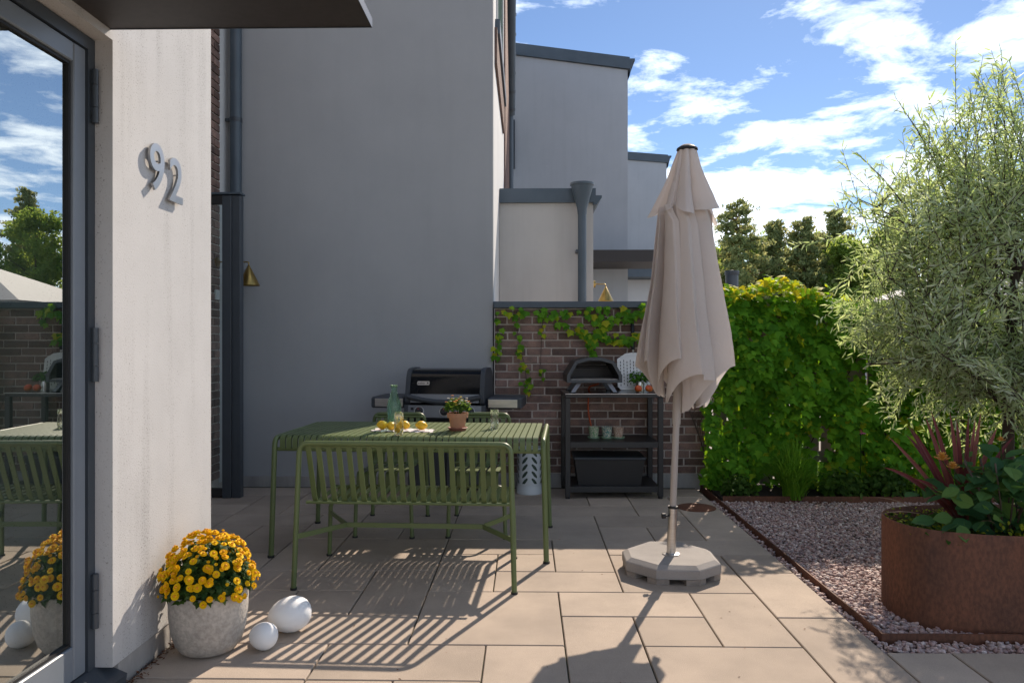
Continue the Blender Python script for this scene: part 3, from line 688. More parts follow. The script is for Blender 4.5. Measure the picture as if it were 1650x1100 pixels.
for k in range(7): w.tube([(1.75 + .03 * k, 6.78, 1.1), (1.62 - .03 * k, 6.72, .5 + .05 * k), (1.60 + .02 * k, 6.70, .05)], .003, 4)
part(w, 'stem', M['bark'], cr)

# creeper strands hanging down the brick wall
cw = empty('wall_creeper', (.6, 6.86, 1.6), label='thin creeper strands hanging over the brick wall above the pizza oven', cat='creeper')
def W(px, py): return ((px - 825) / 1193 * 6.87 - .134, 1.345 - (py - 550) / 1193 * 6.87)
lw_ = tmesh('leaf', LEAF_LOBED); lw_.materials.append(M['creeper_w'])
strands = [([(798, 500), (802, 530), (801, 560), (803, 585)], 16, .8), ([(832, 500), (833, 530), (838, 560), (846, 590), (848, 612), (856, 640)], 24, .8), ([(876, 500), (873, 540), (871, 585), (869, 605)], 11, .7),
  ([(815, 503), (855, 502), (900, 505), (950, 498), (1045, 497)], 46, 1), ([(885, 505), (905, 520), (930, 530), (950, 540), (957, 560), (958, 575)], 38, 1.05), ([(945, 505), (975, 520), (1000, 512), (1040, 500)], 50, 1.1),
  ([(965, 535), (985, 545), (1005, 548), (1030, 540)], 34, 1.05), ([(940, 525), (955, 545), (975, 530)], 22, 1), ([(1000, 545), (1008, 555)], 6, .8), ([(1035, 490), (1048, 500), (1050, 530)], 16, 1)]
cwo = np.array([.6, 6.86, 1.6])
wl = MB()
for pts, cnt, sz in strands:
    q = [W(*p) for p in pts]; path = [Vector((x, 6.885, z)) for x, z in q]; wl.tube(path, .0025, 4)
    for k in range(cnt):
        t = random.random() * (len(q) - 1); i = int(t); f_ = t - i
        x = q[i][0] * (1 - f_) + q[i + 1][0] * f_ + random.gauss(0, .022); z = q[i][1] * (1 - f_) + q[i + 1][1] * f_ + random.gauss(0, .022)
        fr1 = frames(np.array([[random.gauss(0, .35), -1, .45 + random.gauss(0, .35)]]), np.array([[random.gauss(0, .5), -.3, -1]]))[0]
        place_leaf('leaf', lw_, None, cw, np.array([x, 6.86 - random.uniform(0, .035), z]) - cwo, fr1, random.uniform(.05, .08) * sz)
part(wl, 'stem', M['bark'], cw)

# ================================================================== GREEN SLATTED FURNITURE
def curve2(pts, r, n=5): return [(p.x, p.y) for p in [Vector((q[0], q[1])) for q in [(v[0], v[1]) for v in fillet([(a, b, 0) for a, b in pts], r, n)]]]
def seat_piece(t, W_, nsl, sw, legx_f=None):
    """slatted seat with back: local +y is the front"""
    hw = W_ / 2
    w = MB(); w.tube(fillet([(-hw, -.305, 0), (-hw + .022, -.275, .79), (hw - .022, -.275, .79), (hw, -.305, 0)], .055, 7), .0145, 12); w.build('back_frame', M['green'], t, smooth=True, angle=60)
    w = MB(); w.tube(fillet([(-hw, .335, 0), (-hw + .012, .325, .352), (hw - .042, .325, .352), (hw - .035, .335, 0)], .05, 7), .0135, 12); w.build('front_frame', M['green'], t, smooth=True, angle=60)
    for x, y in ((-hw, -.305), (hw, -.305), (-hw, .335), (hw - .035, .335)):
        w = MB(); w.tube([(x, y, 0), (x, y, .012)], .0185, 12); w.build('foot', M['rubber'], t)
    path = curve2([(-.262, .775), (-.135, .43), (.345, .452), (.345, .355)], .06, 6)
    sl = MB(); sl.strip(path, -sw / 2, sw / 2, .006); sme = sl.mesh('slat'); sme.materials.append(M['green'])
    span = W_ - .13
    for k in range(nsl): link('slat', sme, None, t, loc=(-span / 2 + span * k / (nsl - 1), 0, 0))
    w = MB(); w.tube([(-hw + .03, -.255, .77), (hw - .03, -.255, .77)], .008, 8); w.build('cross_bar', M['green'], t, smooth=True, angle=60); w = MB(); w.tube([(-hw + .012, -.135, .438), (hw - .012, -.135, .438)], .009, 8); w.build('cross_bar', M['green'], t, smooth=True, angle=60)
def bench_stretcher(t, hw):
    w = MB()
    for s in (-1, 1):
        for (a, b) in (((s * (hw - .012), -.295, .285), (s * (hw - .20), .02, .275)), ((s * (hw - .01 - (.03 if s > 0 else 0)), .33, .275), (s * (hw - .20), .02, .275))):
            a = Vector(a); b = Vector(b); d = (b - a).normalized(); n_ = d.cross(Vector((0, 0, 1))).normalized() * .004
            z = Vector((0, 0, .014)); w.add([a - n_ - z, a + n_ - z, b + n_ - z, b - n_ - z, a - n_ + z, a + n_ + z, b + n_ + z, b - n_ + z], [(3, 2, 1, 0), (4, 5, 6, 7), (0, 1, 5, 4), (1, 2, 6, 5), (2, 3, 7, 6), (3, 0, 4, 7)])
    w.box(-hw + .20, hw - .20, .016, .024, .261, .289); w.build('stretcher', M['green'], t)
bench = empty('garden_bench', (-.652, 4.275, 0), R(-2.2), 'olive green slatted metal bench with its back to the viewer', 'bench')
seat_piece(bench, 1.20, 20, .028); bench_stretcher(bench, .60)
GC = 'green metal chairs behind the table'
chair = empty('garden_chair', (-.985, 5.39, 0), math.pi + R(-2), 'olive green slatted metal chair behind the table, behind the lemons', 'chair', GC)
seat_piece(chair, .43, 7, .033)
c2 = copy_tree(chair); c2.location = (-.34, 5.39, 0); c2.rotation_euler = (0, 0, math.pi + R(-3)); c2['label'] = 'olive green slatted metal chair behind the table, behind the water glass'

tb = empty('garden_table', (-.712, 4.975, 0), R(-3.1), 'long olive green slatted metal table set with lemons and a plant', 'table')
for s in (-1, 1):
    w = MB(); w.tube(fillet([(s * .858, -.435, 0), (s * .838, -.425, .742), (s * .838, .425, .742), (s * .858, .435, 0)], .055, 8), .0165, 12); w.build('leg_frame', M['green'], tb, smooth=True, angle=60)
    for y in (-.435, .435):
        w = MB(); w.tube([(s * .858, y, 0), (s * .858, y, .014)], .021, 12); w.build('foot', M['rubber'], tb)
    w = MB(); w.tube([(-.84, s * .405, .672), (.84, s * .405, .672)], .0125, 10); w.build('support_bar', M['green'], tb, smooth=True, angle=60)
path = curve2([(-.418, .678), (-.418, .7535), (.418, .7535), (.418, .678)], .042, 6)
sl = MB(); sl.strip(path, -.0162, .0162, .013); tme = sl.mesh('slat'); tme.materials.append(M['green'])
for k in range(41): link('slat', tme, None, tb, loc=(-.79 + 1.58 * k / 40, 0, 0))
TT = .757

# --- things on the table
bt = empty('glass_bottle', (-.881, 4.915, TT), label='green patterned glass bottle on the table', cat='bottle')
w = MB(); w.lathe([(0, .0), (.030, 0), (.034, .01), (.041, .08), (.046, .13), (.045, .17), (.036, .205), (.022, .245), (.018, .265), (.019, .27), (.023, .285), (.0245, .30), (.0215, .30), (.016, .27), (.033, .20), (.043, .15), (.038, .06), (.03, .012), (0, .012)], 32)
rows_ = np.array(w.v); ang = np.arctan2(rows_[:, 1], rows_[:, 0]); rad = np.hypot(rows_[:, 0], rows_[:, 1])
w.build('body', M['green_glass'], bt, smooth=True)
w = MB(); sv_, sf_ = ico(1)
for j in range(22):
    z = .03 + j * .0078; r_ = float(np.interp(z, [.01, .08, .13, .17, .205], [.034, .041, .046, .045, .036])) + .0002
    for i in range(16):
        a = (i + .5 * (j % 2)) * math.tau / 16
        w.add([(r_ * math.cos(a) + p[0] * .0022, r_ * math.sin(a) + p[1] * .0022, z + p[2] * .0022) for p in sv_], sf_)
w.build('beading', M['green_glass'], bt, smooth=True)
def tumbler(loc, h, label, fill, slices):
    t = empty('drinking_glass', loc, label=label, cat='glass', group='drinking glasses on the table')
    w = MB(); w.lathe([(0, 0), (.024, 0), (.026, .004), (.030, h * .35), (.030, h * .7), (.027, h), (.0255, h), (.0285, h * .7), (.0285, h * .35), (.0245, .010), (0, .009)], 28); w.build('tumbler', M['clear_glass'], t, smooth=True)
    w = MB(); w.lathe([(0, .0105), (.0235, .0105), (.0278, h * .35), (.028, h * fill), (0, h * fill)], 28); w.build('water', M['clear_glass'], t, smooth=True, angle=40)
    for k in range(slices):
        w = MB(); pr = [(math.cos(a) * .021, math.sin(a) * .021) for a in np.linspace(0, math.tau, 18, endpoint=False)]
        w.prism(pr, 'y', -.003, .003); w.build('lemon_slice', M['lemon'], t, loc=(-.008 + .012 * k, -.012 + .01 * k, .036 + .024 * k), rot=(R(10), R(20 * k), R(-25 + 50 * k)))
    return t
tumbler((-.798, 4.62, TT), .145, 'drinking glass with lemon slices at the near table edge', .55, 3)
tumbler((-.214, 4.972, TT), .13, 'plain glass of water right of the terracotta pot', .55, 0)
w = MB(); nx, ny = 26, 12
for j in range(ny + 1):
    for i in range(nx + 1):
        x = -.205 + .41 * i / nx; y = -.075 + .15 * j / ny
        w.v.append((x + .006 * math.sin(j * .8), y + .008 * math.sin(i * .5), .003 + .0028 * math.sin(i * .9 + j * .6) + .002 * math.sin(i * 2.1 - j)))
for j in range(ny):
    for i in range(nx): a = j * (nx + 1) + i; w.f.append((a, a + 1, a + nx + 2, a + nx + 1))
cloth = w.build('table_cloth', M['cloth'], None, smooth=True, loc=(-.81, 4.845, TT + .003), rot=(0, 0, R(-4))); tag(cloth, 'small pale linen cloth under the lemons on the table', 'cloth')
lv, lf = ico(3)
def lemon(loc, rz, s, label):
    v = lv.copy(); v[:, 0] *= 1.22; tip = np.clip(np.abs(lv[:, 0]) - .86, 0, 1); v[:, 0] += np.sign(lv[:, 0]) * tip * 1.3
    w = MB(); w.add([tuple(p * .029 * s) for p in v], lf)
    o = w.build('lemon', M['lemon'], None, smooth=True, loc=(loc[0], loc[1], TT + .008 + .029 * s), rot=(0, R(8), rz)); tag(o, label, 'lemon', 'lemons on the table')
lemon((-.951, 4.872), R(30), 1.0, 'leftmost yellow lemon on the pale cloth'); lemon((-.884, 4.825), R(70), .98, 'yellow lemon behind the lemon water glass, second from left')
lemon((-.806, 4.88), R(-20), 1.0, 'yellow lemon just right of the lemon water glass'); lemon((-.690, 4.85), R(15), 1.02, 'rightmost yellow lemon, nearest to the terracotta pot')
def plant_pot(t, m1, m2):
    w = MB(); w.lathe([(0, .014), (.046, .014), (.058, .088), (.068, .088), (.071, .118), (.064, .118), (.060, .10), (0, .098)], 40); w.build('pot', m1, t, smooth=True, angle=35)
    w = MB(); w.lathe([(0, 0), (.052, 0), (.066, .022), (.062, .024), (.048, .008), (0, .008)], 40); w.build('saucer', m2, t, smooth=True, angle=35)
tp = empty('potted_plant', (-.454, 4.88, TT), label='small flowering plant in a terracotta pot on the table', cat='plant')
plant_pot(tp, M['terracotta'], M['terracotta_wet'])
def bushy(parent, name, n, c, rad, T, m, s0, s1, up=.5, rnd=None, zmin=-.3, aspect=(.8, 1, 1)):
    d = unit(n); d[:, 2] = np.where(d[:, 2] < zmin, -d[:, 2] * .5, d[:, 2]); r_ = rng.uniform(.35, 1, n) ** .6
    p = d * r_[:, None] * np.array(rad) + np.array(c)
    nr = d + np.array([0, 0, up]) + rng.normal(0, .45, (n, 3)); dr = d + rng.normal(0, .5, (n, 3)) + np.array([0, 0, -.2])
    s = rng.uniform(s0, s1, (n, 1)) * np.array([aspect])
    o = link(name, scatter_mesh(name, *T, p, frames(nr, dr), s, rng.uniform(0, 1, n) if rnd is None else rnd), m, parent); tag(o, kind='stuff'); return o
GL = [(0, (.025, .06, .012)), (.5, (.045, .10, .018)), (1, (.085, .15, .03))]; GT = [(0, (.10, .22, .02)), (1, (.28, .42, .04))]
M['leaf'] = leafmat('green_leaf', GL, GT, .35); M['leaf_o'] = leafmat('green_leaf_single', GL, GT, .35, src='obj')
bushy(tp, 'foliage', 420, (0, 0, .155), (.085, .08, .06), LEAF_OVAL, M['leaf'], .016, .030)
w = MB()
for k in range(12): a = k * 2.4; w.tube([(.01 * math.cos(a), .01 * math.sin(a), .098), (.06 * math.cos(a), .06 * math.sin(a), .17)], .0016, 4)
w.build('stem', M['leaf'], tp)
pv, pf = ico(1)
fl_cols = [('lantana_orange', (.75, .24, .03)), ('lantana_white', (.75, .70, .6)), ('lantana_yellow', (.78, .55, .05))]
for k in range(26):
    w = MB(); a = random.uniform(0, math.tau); r_ = .09 * math.sqrt(random.random()); z = .225 - 5.5 * r_ * r_ + random.uniform(-.02, .015)
    for j in range(7): b = j * .9; w.add([(math.cos(b) * .006 + p[0] * .004, math.sin(b) * .006 + p[1] * .004, p[2] * .0025 + .002) for p in pv], pf)
    nm, c = fl_cols[k % 3]
    if nm not in M: M[nm] = pmat(nm, c, rough=.7)
    w.build('flower', M[nm], tp, smooth=True, loc=(r_ * math.cos(a), r_ * math.sin(a), z))

# ================================================================== GAS GRILL
gr = empty('gas_grill', (-.655, 6.42, 0), R(-5.5), 'black gas grill with two side tables in front of the grey wall', 'grill')
w = MB(); w.chbox(-.33, .33, -.20, .24, .10, .70, .008); w.build('cabinet', M['black_metal'], gr)
w = MB(); w.chbox(-.325, -.005, -.222, -.203, .13, .66, .004); w.build('cabinet_door', M['grey_plastic'], gr)
w = MB(); w.chbox(.005, .325, -.222, -.203, .13, .66, .004); w.build('cabinet_door', M['grey_plastic'], gr)
for x in (-.29, .29):
    for y in (-.16, .20):
        w = MB(); w.tube([(x - .02, y, .05), (x + .02, y, .05)], .05, 18); w.build('wheel', M['rubber'], gr, smooth=True, angle=40)
w = MB(); w.prism([(-.24, .70), (-.285, .725), (-.268, .832), (-.20, .834), (.24, .834), (.24, .70)], 'x', -.345, .345); w.build('cook_box', M['grey_plastic'], gr)
w = MB(); w.prism([(-.2865, .728), (-.291, .728), (-.2745, .829), (-.270, .829)], 'x', -.31, .31); pan = w.build('control_panel', M['panel_grey'], gr)
for x in (-.215, 0, .215):
    w = MB(); Mx = Matrix.Translation((x, -.2835, .780)) @ Matrix.Rotation(R(78), 4, 'X')
    w.lathe([(.033, -.002), (.033, .004), (.027, .006), (.024, .030), (.021, .033), (0, .033)], 28, M=Mx); k_ = w.build('knob', M['black_metal'], gr, smooth=True, angle=35)
    w = MB(); w.box(-.0022, .0022, .008, .023, .0332, .0342, M=Mx); w.build('knob_mark', M['red'], k_)
    w = MB(); w.lathe([(.037, .0), (.040, .003), (.043, .0)], 28, M=Mx); w.build('bezel', M['steel'], gr, smooth=True)
w = MB(); w.box(-.285, -.262, -.2875, -.283, .790, .812, M=Matrix.Identity(4)); w.build('igniter', M['rubber'], gr)
lid_prof = [(-.235, .835), (-.275, .86), (-.262, .95), (-.232, 1.06), (-.19, 1.125), (-.08, 1.138), (.10, 1.135), (.20, 1.08), (.24, .98), (.24, .835)]
lid_c = curve2(lid_prof, .05, 4)
w = MB(); w.prism(lid_c, 'x', -.2955, .2955); lid = w.build('lid', M['black_enamel'], gr, smooth=True, angle=30)
def grow(P, k): cx = -.02; cz = .97; return [((y - cx) * k + cx, max((z - cz) * k + cz, .832)) for y, z in P]
for s in (-1, 1):
    w = MB(); w.prism(grow(lid_c, 1.045), 'x', *sorted((s * .296, s * .335))); w.build('lid_end', M['grey_plastic'], gr, smooth=True, angle=30)
w = MB(); hp = []
w2 = []
for k in range(17):
    t = k / 16; x = -.31 + .62 * t; z = .905 - .045 * math.sin(math.pi * t) ; w2.append((x, -.300 + .0, z))
w.tube(w2, .021, 10); w.build('lid_handle', M['grey_plastic'], lid, smooth=True, angle=60)
w = MB(); w.prism([(-.281, .853), (-.285, .853), (-.272, .925), (-.268, .925)], 'x', -.29, .29); w.build('lid_band', M['panel_grey'], lid)
Ml = Matrix.Translation((-.185, -.246, 1.015)) @ Matrix.Rotation(R(90 - 20), 4, 'X')
def rrect(wd, h, r, n=5):
    P = []
    for cx, cy, a0 in ((wd / 2 - r, h / 2 - r, 0), (-wd / 2 + r, h / 2 - r, 90), (-wd / 2 + r, -h / 2 + r, 180), (wd / 2 - r, -h / 2 + r, 270)):
        for k in range(n + 1): a = R(a0 + 90 * k / n); P.append((cx + r * math.cos(a), cy + r * math.sin(a)))
    return P
w = MB(); w.prism(rrect(.105, .034, .010), 'z', 0, .006, M=Ml); w.build('badge', M['steel'], lid)
def text_mesh(s, size, ext, name, shear=0.0, bold=0.0):
    cu = bpy.data.curves.new(name, 'FONT'); cu.body = s; cu.size = size; cu.extrude = ext; cu.align_x = 'CENTER'; cu.align_y = 'CENTER'; cu.shear = shear; cu.offset = bold; cu.resolution_u = 8
    o = bpy.data.objects.new(name, cu); col.objects.link(o); bpy.context.view_layer.update()
    me = bpy.data.meshes.new_from_object(o.evaluated_get(bpy.context.evaluated_depsgraph_get())); bpy.data.objects.remove(o); me.name = name; return me
tx = link('badge_text', text_mesh('weber ★', .026, .0008, 'badge_text'), M['rubber'], lid); tx.matrix_local = Ml @ Matrix.Translation((0, 0, .0065))
Mt = Matrix.Translation((.0, -.195, 1.083)) @ Matrix.Rotation(R(90 - 38), 4, 'X')
w = MB(); w.lathe([(.034, -.004), (.034, .008), (.030, .010), (.029, .007), (0, .007)], 28, M=Mt); w.build('thermometer', M['steel'], lid, smooth=True, angle=35)
for s in (-1, 1):
    x0, x1 = sorted((s * .352, s * .64)); w = MB(); w.chbox(x0, x1, -.24, .18, .80, .895, .012); w.build('side_table', M['grey_plastic'], gr)
    x0, x1 = sorted((s * .362, s * .605)); w = MB(); w.chbox(x0, x1, -.246, -.2405, .812, .882, .002); w.build('side_panel', M['steel_h'], gr)

gr.scale = (1, 1, .98)
# ================================================================== WHITE PERFORATED BIN
bn = empty('metal_bin', (.028, 6.60, 0), label='white metal bin with leaf shaped cut-outs beside the grill', cat='bin')
Rb, Hb = .112, .40
w = MB(); w.lathe([(0, .004), (Rb, .004), (Rb + .004, .0), (Rb + .004, .055), (Rb, .06), (Rb, .075)], 40); w.build('base', M['white_metal'], bn, smooth=True, angle=40)
nA, nZ = 240, 110; zz0, zz1 = .075, Hb; keepf = []
w = MB()
for j in range(nZ + 1):
    for i in range(nA): a = math.tau * i / nA; w.v.append((Rb * math.cos(a), Rb * math.sin(a), zz0 + (zz1 - zz0) * j / nZ))
for j in range(nZ):
    for i in range(nA):
        u = (i + .5) / nA * 8 % 1.0; v = (j + .5) / nZ; seg = int((i + .5) / nA * 8) % 2
        uu = (u - .5) * .088 * (1 if seg else -1); vv = (v * (zz1 - zz0)); hole = False
        if .02 < vv < zz1 - zz0 - .03:
            q = (vv - .01) % .062 - .031
            d1 = uu * .64 + q * .77; d2 = -uu * .77 + q * .64
            hole = abs(uu) < .036 and (d1 / .040) ** 2 + (d2 / .0125) ** 2 < 1
        if not hole: i2 = (i + 1) % nA; w.f.append((j * nA + i, j * nA + i2, (j + 1) * nA + i2, (j + 1) * nA + i))
o = w.build('shell', M['white_metal'], bn, smooth=True)
w = MB(); w.tube([(Rb * math.cos(a), Rb * math.sin(a), Hb) for a in np.linspace(0, math.tau, 40, endpoint=False)], .004, 8, closed=True); w.build('rim', M['white_metal'], bn, smooth=True)
w = MB(); w.lathe([(0, .07), (Rb - .014, .07), (Rb - .014, .37), (0, .37)], 32); w.build('liner', pmat('liner_green', (.06, .10, .075), rough=.7), bn, smooth=True, angle=40)

# ================================================================== OVEN TABLE AND WHAT IS ON IT
ot = empty('work_table', (.745, 6.60, 0), R(1.5), 'black metal work table with two shelves against the brick wall', 'table')
hx, hy = .42, .255
for sx in (-1, 1):
    for sy in (-1, 1):
        x = sx * (hx - .022); y = sy * (hy - .022)
        w = MB(); w.chbox(x - .022, x + .022, y - .022, y + .022, .02, .862, .003); lg = w.build('leg', M['black_metal'], ot)
        w = MB(); w.tube([(x, y, 0), (x, y, .02)], .02, 12); w.build('foot', M['rubber'], lg)
w = MB(); w.chbox(-hx, hx, -hy, hy, .864, .893, .003); w.build('top_frame', M['black_metal'], ot)
w = MB(); w.chbox(-hx - .002, hx + .002, -hy - .002, hy + .002, .8935, .899, .001); w.build('steel_top', M['steel_h'], ot)
w = MB(); w.box(-hx + .05, hx + .0, -hy + .02, hy - .02, .8992, .9005); w.build('top_mat', M['black_enamel'], ot)
for z in (.455, .075):
    w = MB(); w.chbox(-hx + .03, hx - .03, -hy + .004, -hy + .024, z - .02, z + .03, .002); w.chbox(-hx + .03, hx - .03, hy - .024, hy - .004, z - .02, z + .03, .002); w.box(-hx + .03, hx - .03, -hy + .0245, hy - .0245, z + .02, z + .028); w.build('shelf', M['black_metal'], ot)
ov = empty('pizza_oven', (.575, 6.58, .9005), R(3), 'black portable pizza oven with wide mouth on flared legs', 'oven')
outl = [(-.235, .092), (-.235, .155), (-.165, .275), (-.06, .305), (.06, .305), (.165, .275), (.235, .155), (.235, .092)]
outl_i = [(-.208, .112), (-.208, .150), (-.150, .252), (-.055, .279), (.055, .279), (.150, .252), (.208, .150), (.208, .112)]
w = MB(); n = len(outl)
for y, P in ((-.20, outl), (-.20, outl_i), (.16, outl_i)):
    w.v += [(p[0], y, p[1]) for p in P]
w.v += [(p[0] * .98, .20, p[1] * .98 + .003) for p in outl]
for i in range(n):
    j = (i + 1) % n
    w.f += [(i, j, n + j, n + i), (n + i, n + j, 2 * n + j, 2 * n + i), (i, 3 * n + i, 3 * n + j, j)]
w.f += [tuple(range(2 * n, 3 * n)), tuple(range(3 * n, 4 * n))]
w.build('shell', M['black_metal'], ov)
w = MB()
for y, P in ((-.213, outl), (-.213, outl_i), (-.199, outl_i), (-.199, outl)):
    k = 1.012 if P is outl else 1.0; w.v += [(p[0] * k, y, (p[1] - .19) * k + .19) for p in P]
for i in range(n):
    j = (i + 1) % n
    for a, b in ((0, 1), (1, 2), (2, 3), (3, 0)): w.f.append((a * n + i, a * n + j, b * n + j, b * n + i))
w.build('mouth_trim', M['anthracite'], ov)
w = MB(); w.box(-.20, .20, -.19, .15, .1125, .122); w.build('stone', M['plinth'], ov)
w = MB(); w.tube([(-.16, .10, .215), (.16, .10, .215)], .008, 8); w.tube([(-.14, .05, .238), (.14, .05, .238)], .006, 8); w.build('burner', M['steel'], ov)
w = MB(); w.box(-.20, .20, -.205, -.198, .096, .110); w.build('sill', M['steel_h'], ov)
for sx in (-1, 1):
    for sy in (-1, 1):
        w = MB(); a = [(sx * .10, sy * .14 - .022, .093), (sx * .145, sy * .14 - .022, .093), (sx * .145, sy * .14 + .022, .093), (sx * .10, sy * .14 + .022, .093)]
        b = [(sx * .165, sy * .16 - .024, .008), (sx * .20, sy * .16 - .024, .008), (sx * .20, sy * .16 + .024, .008), (sx * .165, sy * .16 + .024, .008)]
        w.add(a + b, [(0, 1, 2, 3), (7, 6, 5, 4), (0, 1, 5, 4), (1, 2, 6, 5), (2, 3, 7, 6), (3, 0, 4, 7)]); lg = w.build('leg', M['panel_grey'], ov)
        w = MB(); x0, x1 = sorted((sx * .16, sx * .212)); w.chbox(x0, x1, sy * .16 - .027, sy * .16 + .027, 0, .0078, .002); w.build('foot', M['rubber'], lg)
pe = empty('pizza_peel', (.985, 6.79, .902), label='perforated aluminium pizza peel with black handle against the brick wall', cat='peel'); pe.rotation_euler = (R(-9), 0, R(2))
w = MB(); w.prism([(-.15, .03), (-.12, 0), (.12, 0), (.15, .03), (.15, .285), (.075, .335), (.016, .345), (-.016, .345), (-.075, .335), (-.15, .285)], 'y', -.002, .002); w.build('blade', M['alu'], pe)
w = MB()
for i in range(9):
    for j in range(8):
        x = -.12 + i * .03; z = .035 + j * .03 + (.012 if i % 2 else 0); w.box(x - .0035, x + .0035, -.0028, -.0024, z, z + .02)
w.build('slots', M['black_metal'], pe)
w = MB(); w.tube([(0, -.002, .34), (0, -.002, .40)], .008, 10); w.build('neck', M['alu'], pe, smooth=True)
w = MB(); w.tube([(0, -.002, .37), (0, -.002, .38), (0, -.002, .63), (0, -.002, .642)], [.012, .0165, .0165, .012], 14); w.build('handle', M['handle_grip'], pe, smooth=True, angle=50)
ba = empty('potted_basil', (1.015, 6.665, .9015), label='bright green basil in a steel can on the work table', cat='plant')
w = MB(); w.lathe([(0, 0), (.038, 0), (.038, .08), (.0375, .082), (.036, .08), (.036, .07), (0, .07)], 32); w.build('can', M['steel'], ba, smooth=True, angle=40)
M['basil'] = leafmat('basil_leaf', [(0, (.03, .10, .012)), (1, (.07, .20, .02))], [(0, (.1, .3, .02)), (1, (.25, .5, .04))], .35, src='obj')
bm_ = tmesh('leaf', LEAF_OVAL); bm_.materials.append(M['basil'])
for k in range(110):
    d = unit(1)[0]; d[2] = abs(d[2]); p = d * np.array([.10, .07, .095]) * random.uniform(.5, 1) + np.array([0, 0, .095])
    place_leaf('leaf', bm_, None, ba, p, frames((d * .6 + np.array([0, -.2, .8]) + rng.normal(0, .3, 3))[None], (d + rng.normal(0, .4, 3))[None])[0], random.uniform(.028, .048))
w = MB()
for k in range(14): a = k * 2.4; w.tube([(.012 * math.cos(a), .012 * math.sin(a), .07), (.045 * math.cos(a), .045 * math.sin(a), .14)], .0018, 4)
w.build('stem', M['leaf'], ba)
def fruit(loc, label):
    v = lv.copy(); v[:, 2] *= .92; v[:, 2] -= .18 * np.exp(-(lv[:, 0] ** 2 + lv[:, 1] ** 2) * 9) * (lv[:, 2] > 0)
    w = MB(); w.add([tuple(p * .034) for p in v], lf); o = w.build('nectarine', M['fruit'], None, smooth=True, loc=loc, rot=(R(20), R(-15), random.random() * 6)); tag(o, label, 'fruit', 'red fruit on the work table')
fruit((.980, 6.50, .9338), 'red round fruit in front of the basil can'); fruit((1.075, 6.52, .9338), 'red orange fruit right of the basil can')
w = MB(); w.tube(fillet([(.66, 6.78, .96), (.58, 6.83, .93), (.575, 6.87, .90), (.57, 6.87, .70), (.60, 6.86, .55), (.64, 6.80, .492)], .06), .008, 10)
tag(w.build('gas_hose', M['orange'], None, smooth=True), 'orange gas hose hanging behind the work table', 'hose')
for k, (x, m, lab) in enumerate(((.600, 'pot_green', 'small green patterned flower pot on the middle shelf, leftmost of three'), (.718, 'pot_blue', 'small pale pot with dark leaf print, middle of three on the shelf'), (.820, 'pot_rose', 'small rose patterned flower pot, rightmost of three on the shelf'))):
    t = empty('flower_pot', (x, 6.62, .484), label=lab, cat='flower pot', group='small patterned pots on the shelf')
    w = MB(); w.lathe([(0, .008), (.034, .008), (.042, .04), (.047, .098), (.049, .10), (.046, .102), (.044, .098), (.04, .05), (0, .045)], 32); w.build('pot', M[m], t, smooth=True, angle=40)
    w = MB(); w.lathe([(0, 0), (.048, 0), (.058, .012), (.056, .014), (.046, .006), (0, .006)], 32); w.build('saucer', M['mint'], t, smooth=True, angle=40)
cb = empty('storage_box', (.72, 6.59, .104), label='black storage box on the bottom shelf of the work table', cat='box')
w = MB()
a = [(-.27, -.17), (.27, -.17), (.27, .17), (-.27, .17)]; b = [(-.30, -.19), (.30, -.19), (.30, .19), (-.30, .19)]
w.add([(x, y, 0) for x, y in a] + [(x, y, .22) for x, y in b], [(3, 2, 1, 0), (4, 5, 6, 7), (0, 1, 5, 4), (1, 2, 6, 5), (2, 3, 7, 6), (3, 0, 4, 7)]); w.build('body', M['black_metal'], cb)
w = MB(); w.chbox(-.31, .31, -.20, .20, .222, .242, .005); w.build('lid', M['grey_plastic'], cb)

# ================================================================== PARASOL
pa = empty('parasol', (.845, 4.345, 0), label='closed beige garden parasol standing in a concrete base', cat='parasol')
base = MB(); ob = [(.576, 4.469), (.757, 4.656), (.958, 4.651), (1.108, 4.463), (1.104, 4.215), (.954, 4.089), (.717, 4.104), (.571, 4.263)]
cx_, cy_ = .84, 4.365
O = [(x - .845, y - 4.345) for x, y in ob]
def off_poly(k): return [((x + .005) * k - .005, (y - .02) * k + .02) for x, y in O]
rings = [(off_poly(.97), .030), (off_poly(1.0), .034), (off_poly(1.0), .080), (off_poly(.985), .086), (off_poly(.875), .104)]
w = MB()
for P, z in rings: w.v += [(x, y, z) for x, y in P]
for i in range(len(rings) - 1):
    for k in range(8): k2 = (k + 1) % 8; w.f.append((8 * i + k, 8 * i + k2, 8 * i + 8 + k2, 8 * i + 8 + k))
w.f += [tuple(range(8))[::-1], tuple(range(8 * len(rings) - 8, 8 * len(rings)))]
slab_o = w.build('base_slab', M['slab_concrete'], pa)
# the feet blocks at alternate sides, leaving carrying gaps
P0 = off_poly(.985)
for k in range(8):
    p = Vector(P0[k]); q = Vector(P0[(k + 1) % 8]); r_ = Vector(P0[k - 1])
    a = p + (r_ - p) * .30; b = p + (q - p) * .30; c = Vector((-.005, .02)); ins = lambda v: v + (c - v) * .30
    w = MB(); w.prism([a, p, b, ins(b), ins(p), ins(a)], 'z', 0, .0305); w.build('base_foot', M['slab_side'], slab_o)
top = Vector((.094, 0, 2.47)); bot = Vector((0, 0, .10))
def pole(z): return bot + (top - bot) * ((z - .10) / 2.37)
w = MB(); w.tube([pole(.105), pole(.38)], .0265, 24); w.build('socket_tube', M['steel'], pa, smooth=True, angle=40)
w = MB(); w.lathe([(.05, .104), (.05, .110), (.027, .113)], 24); w.build('flange', M['steel'], pa, smooth=True, angle=40)
w = MB(); w.tube([pole(.372), pole(.385)], .0285, 24); w.build('collar', M['rubber'], pa, smooth=True, angle=40)
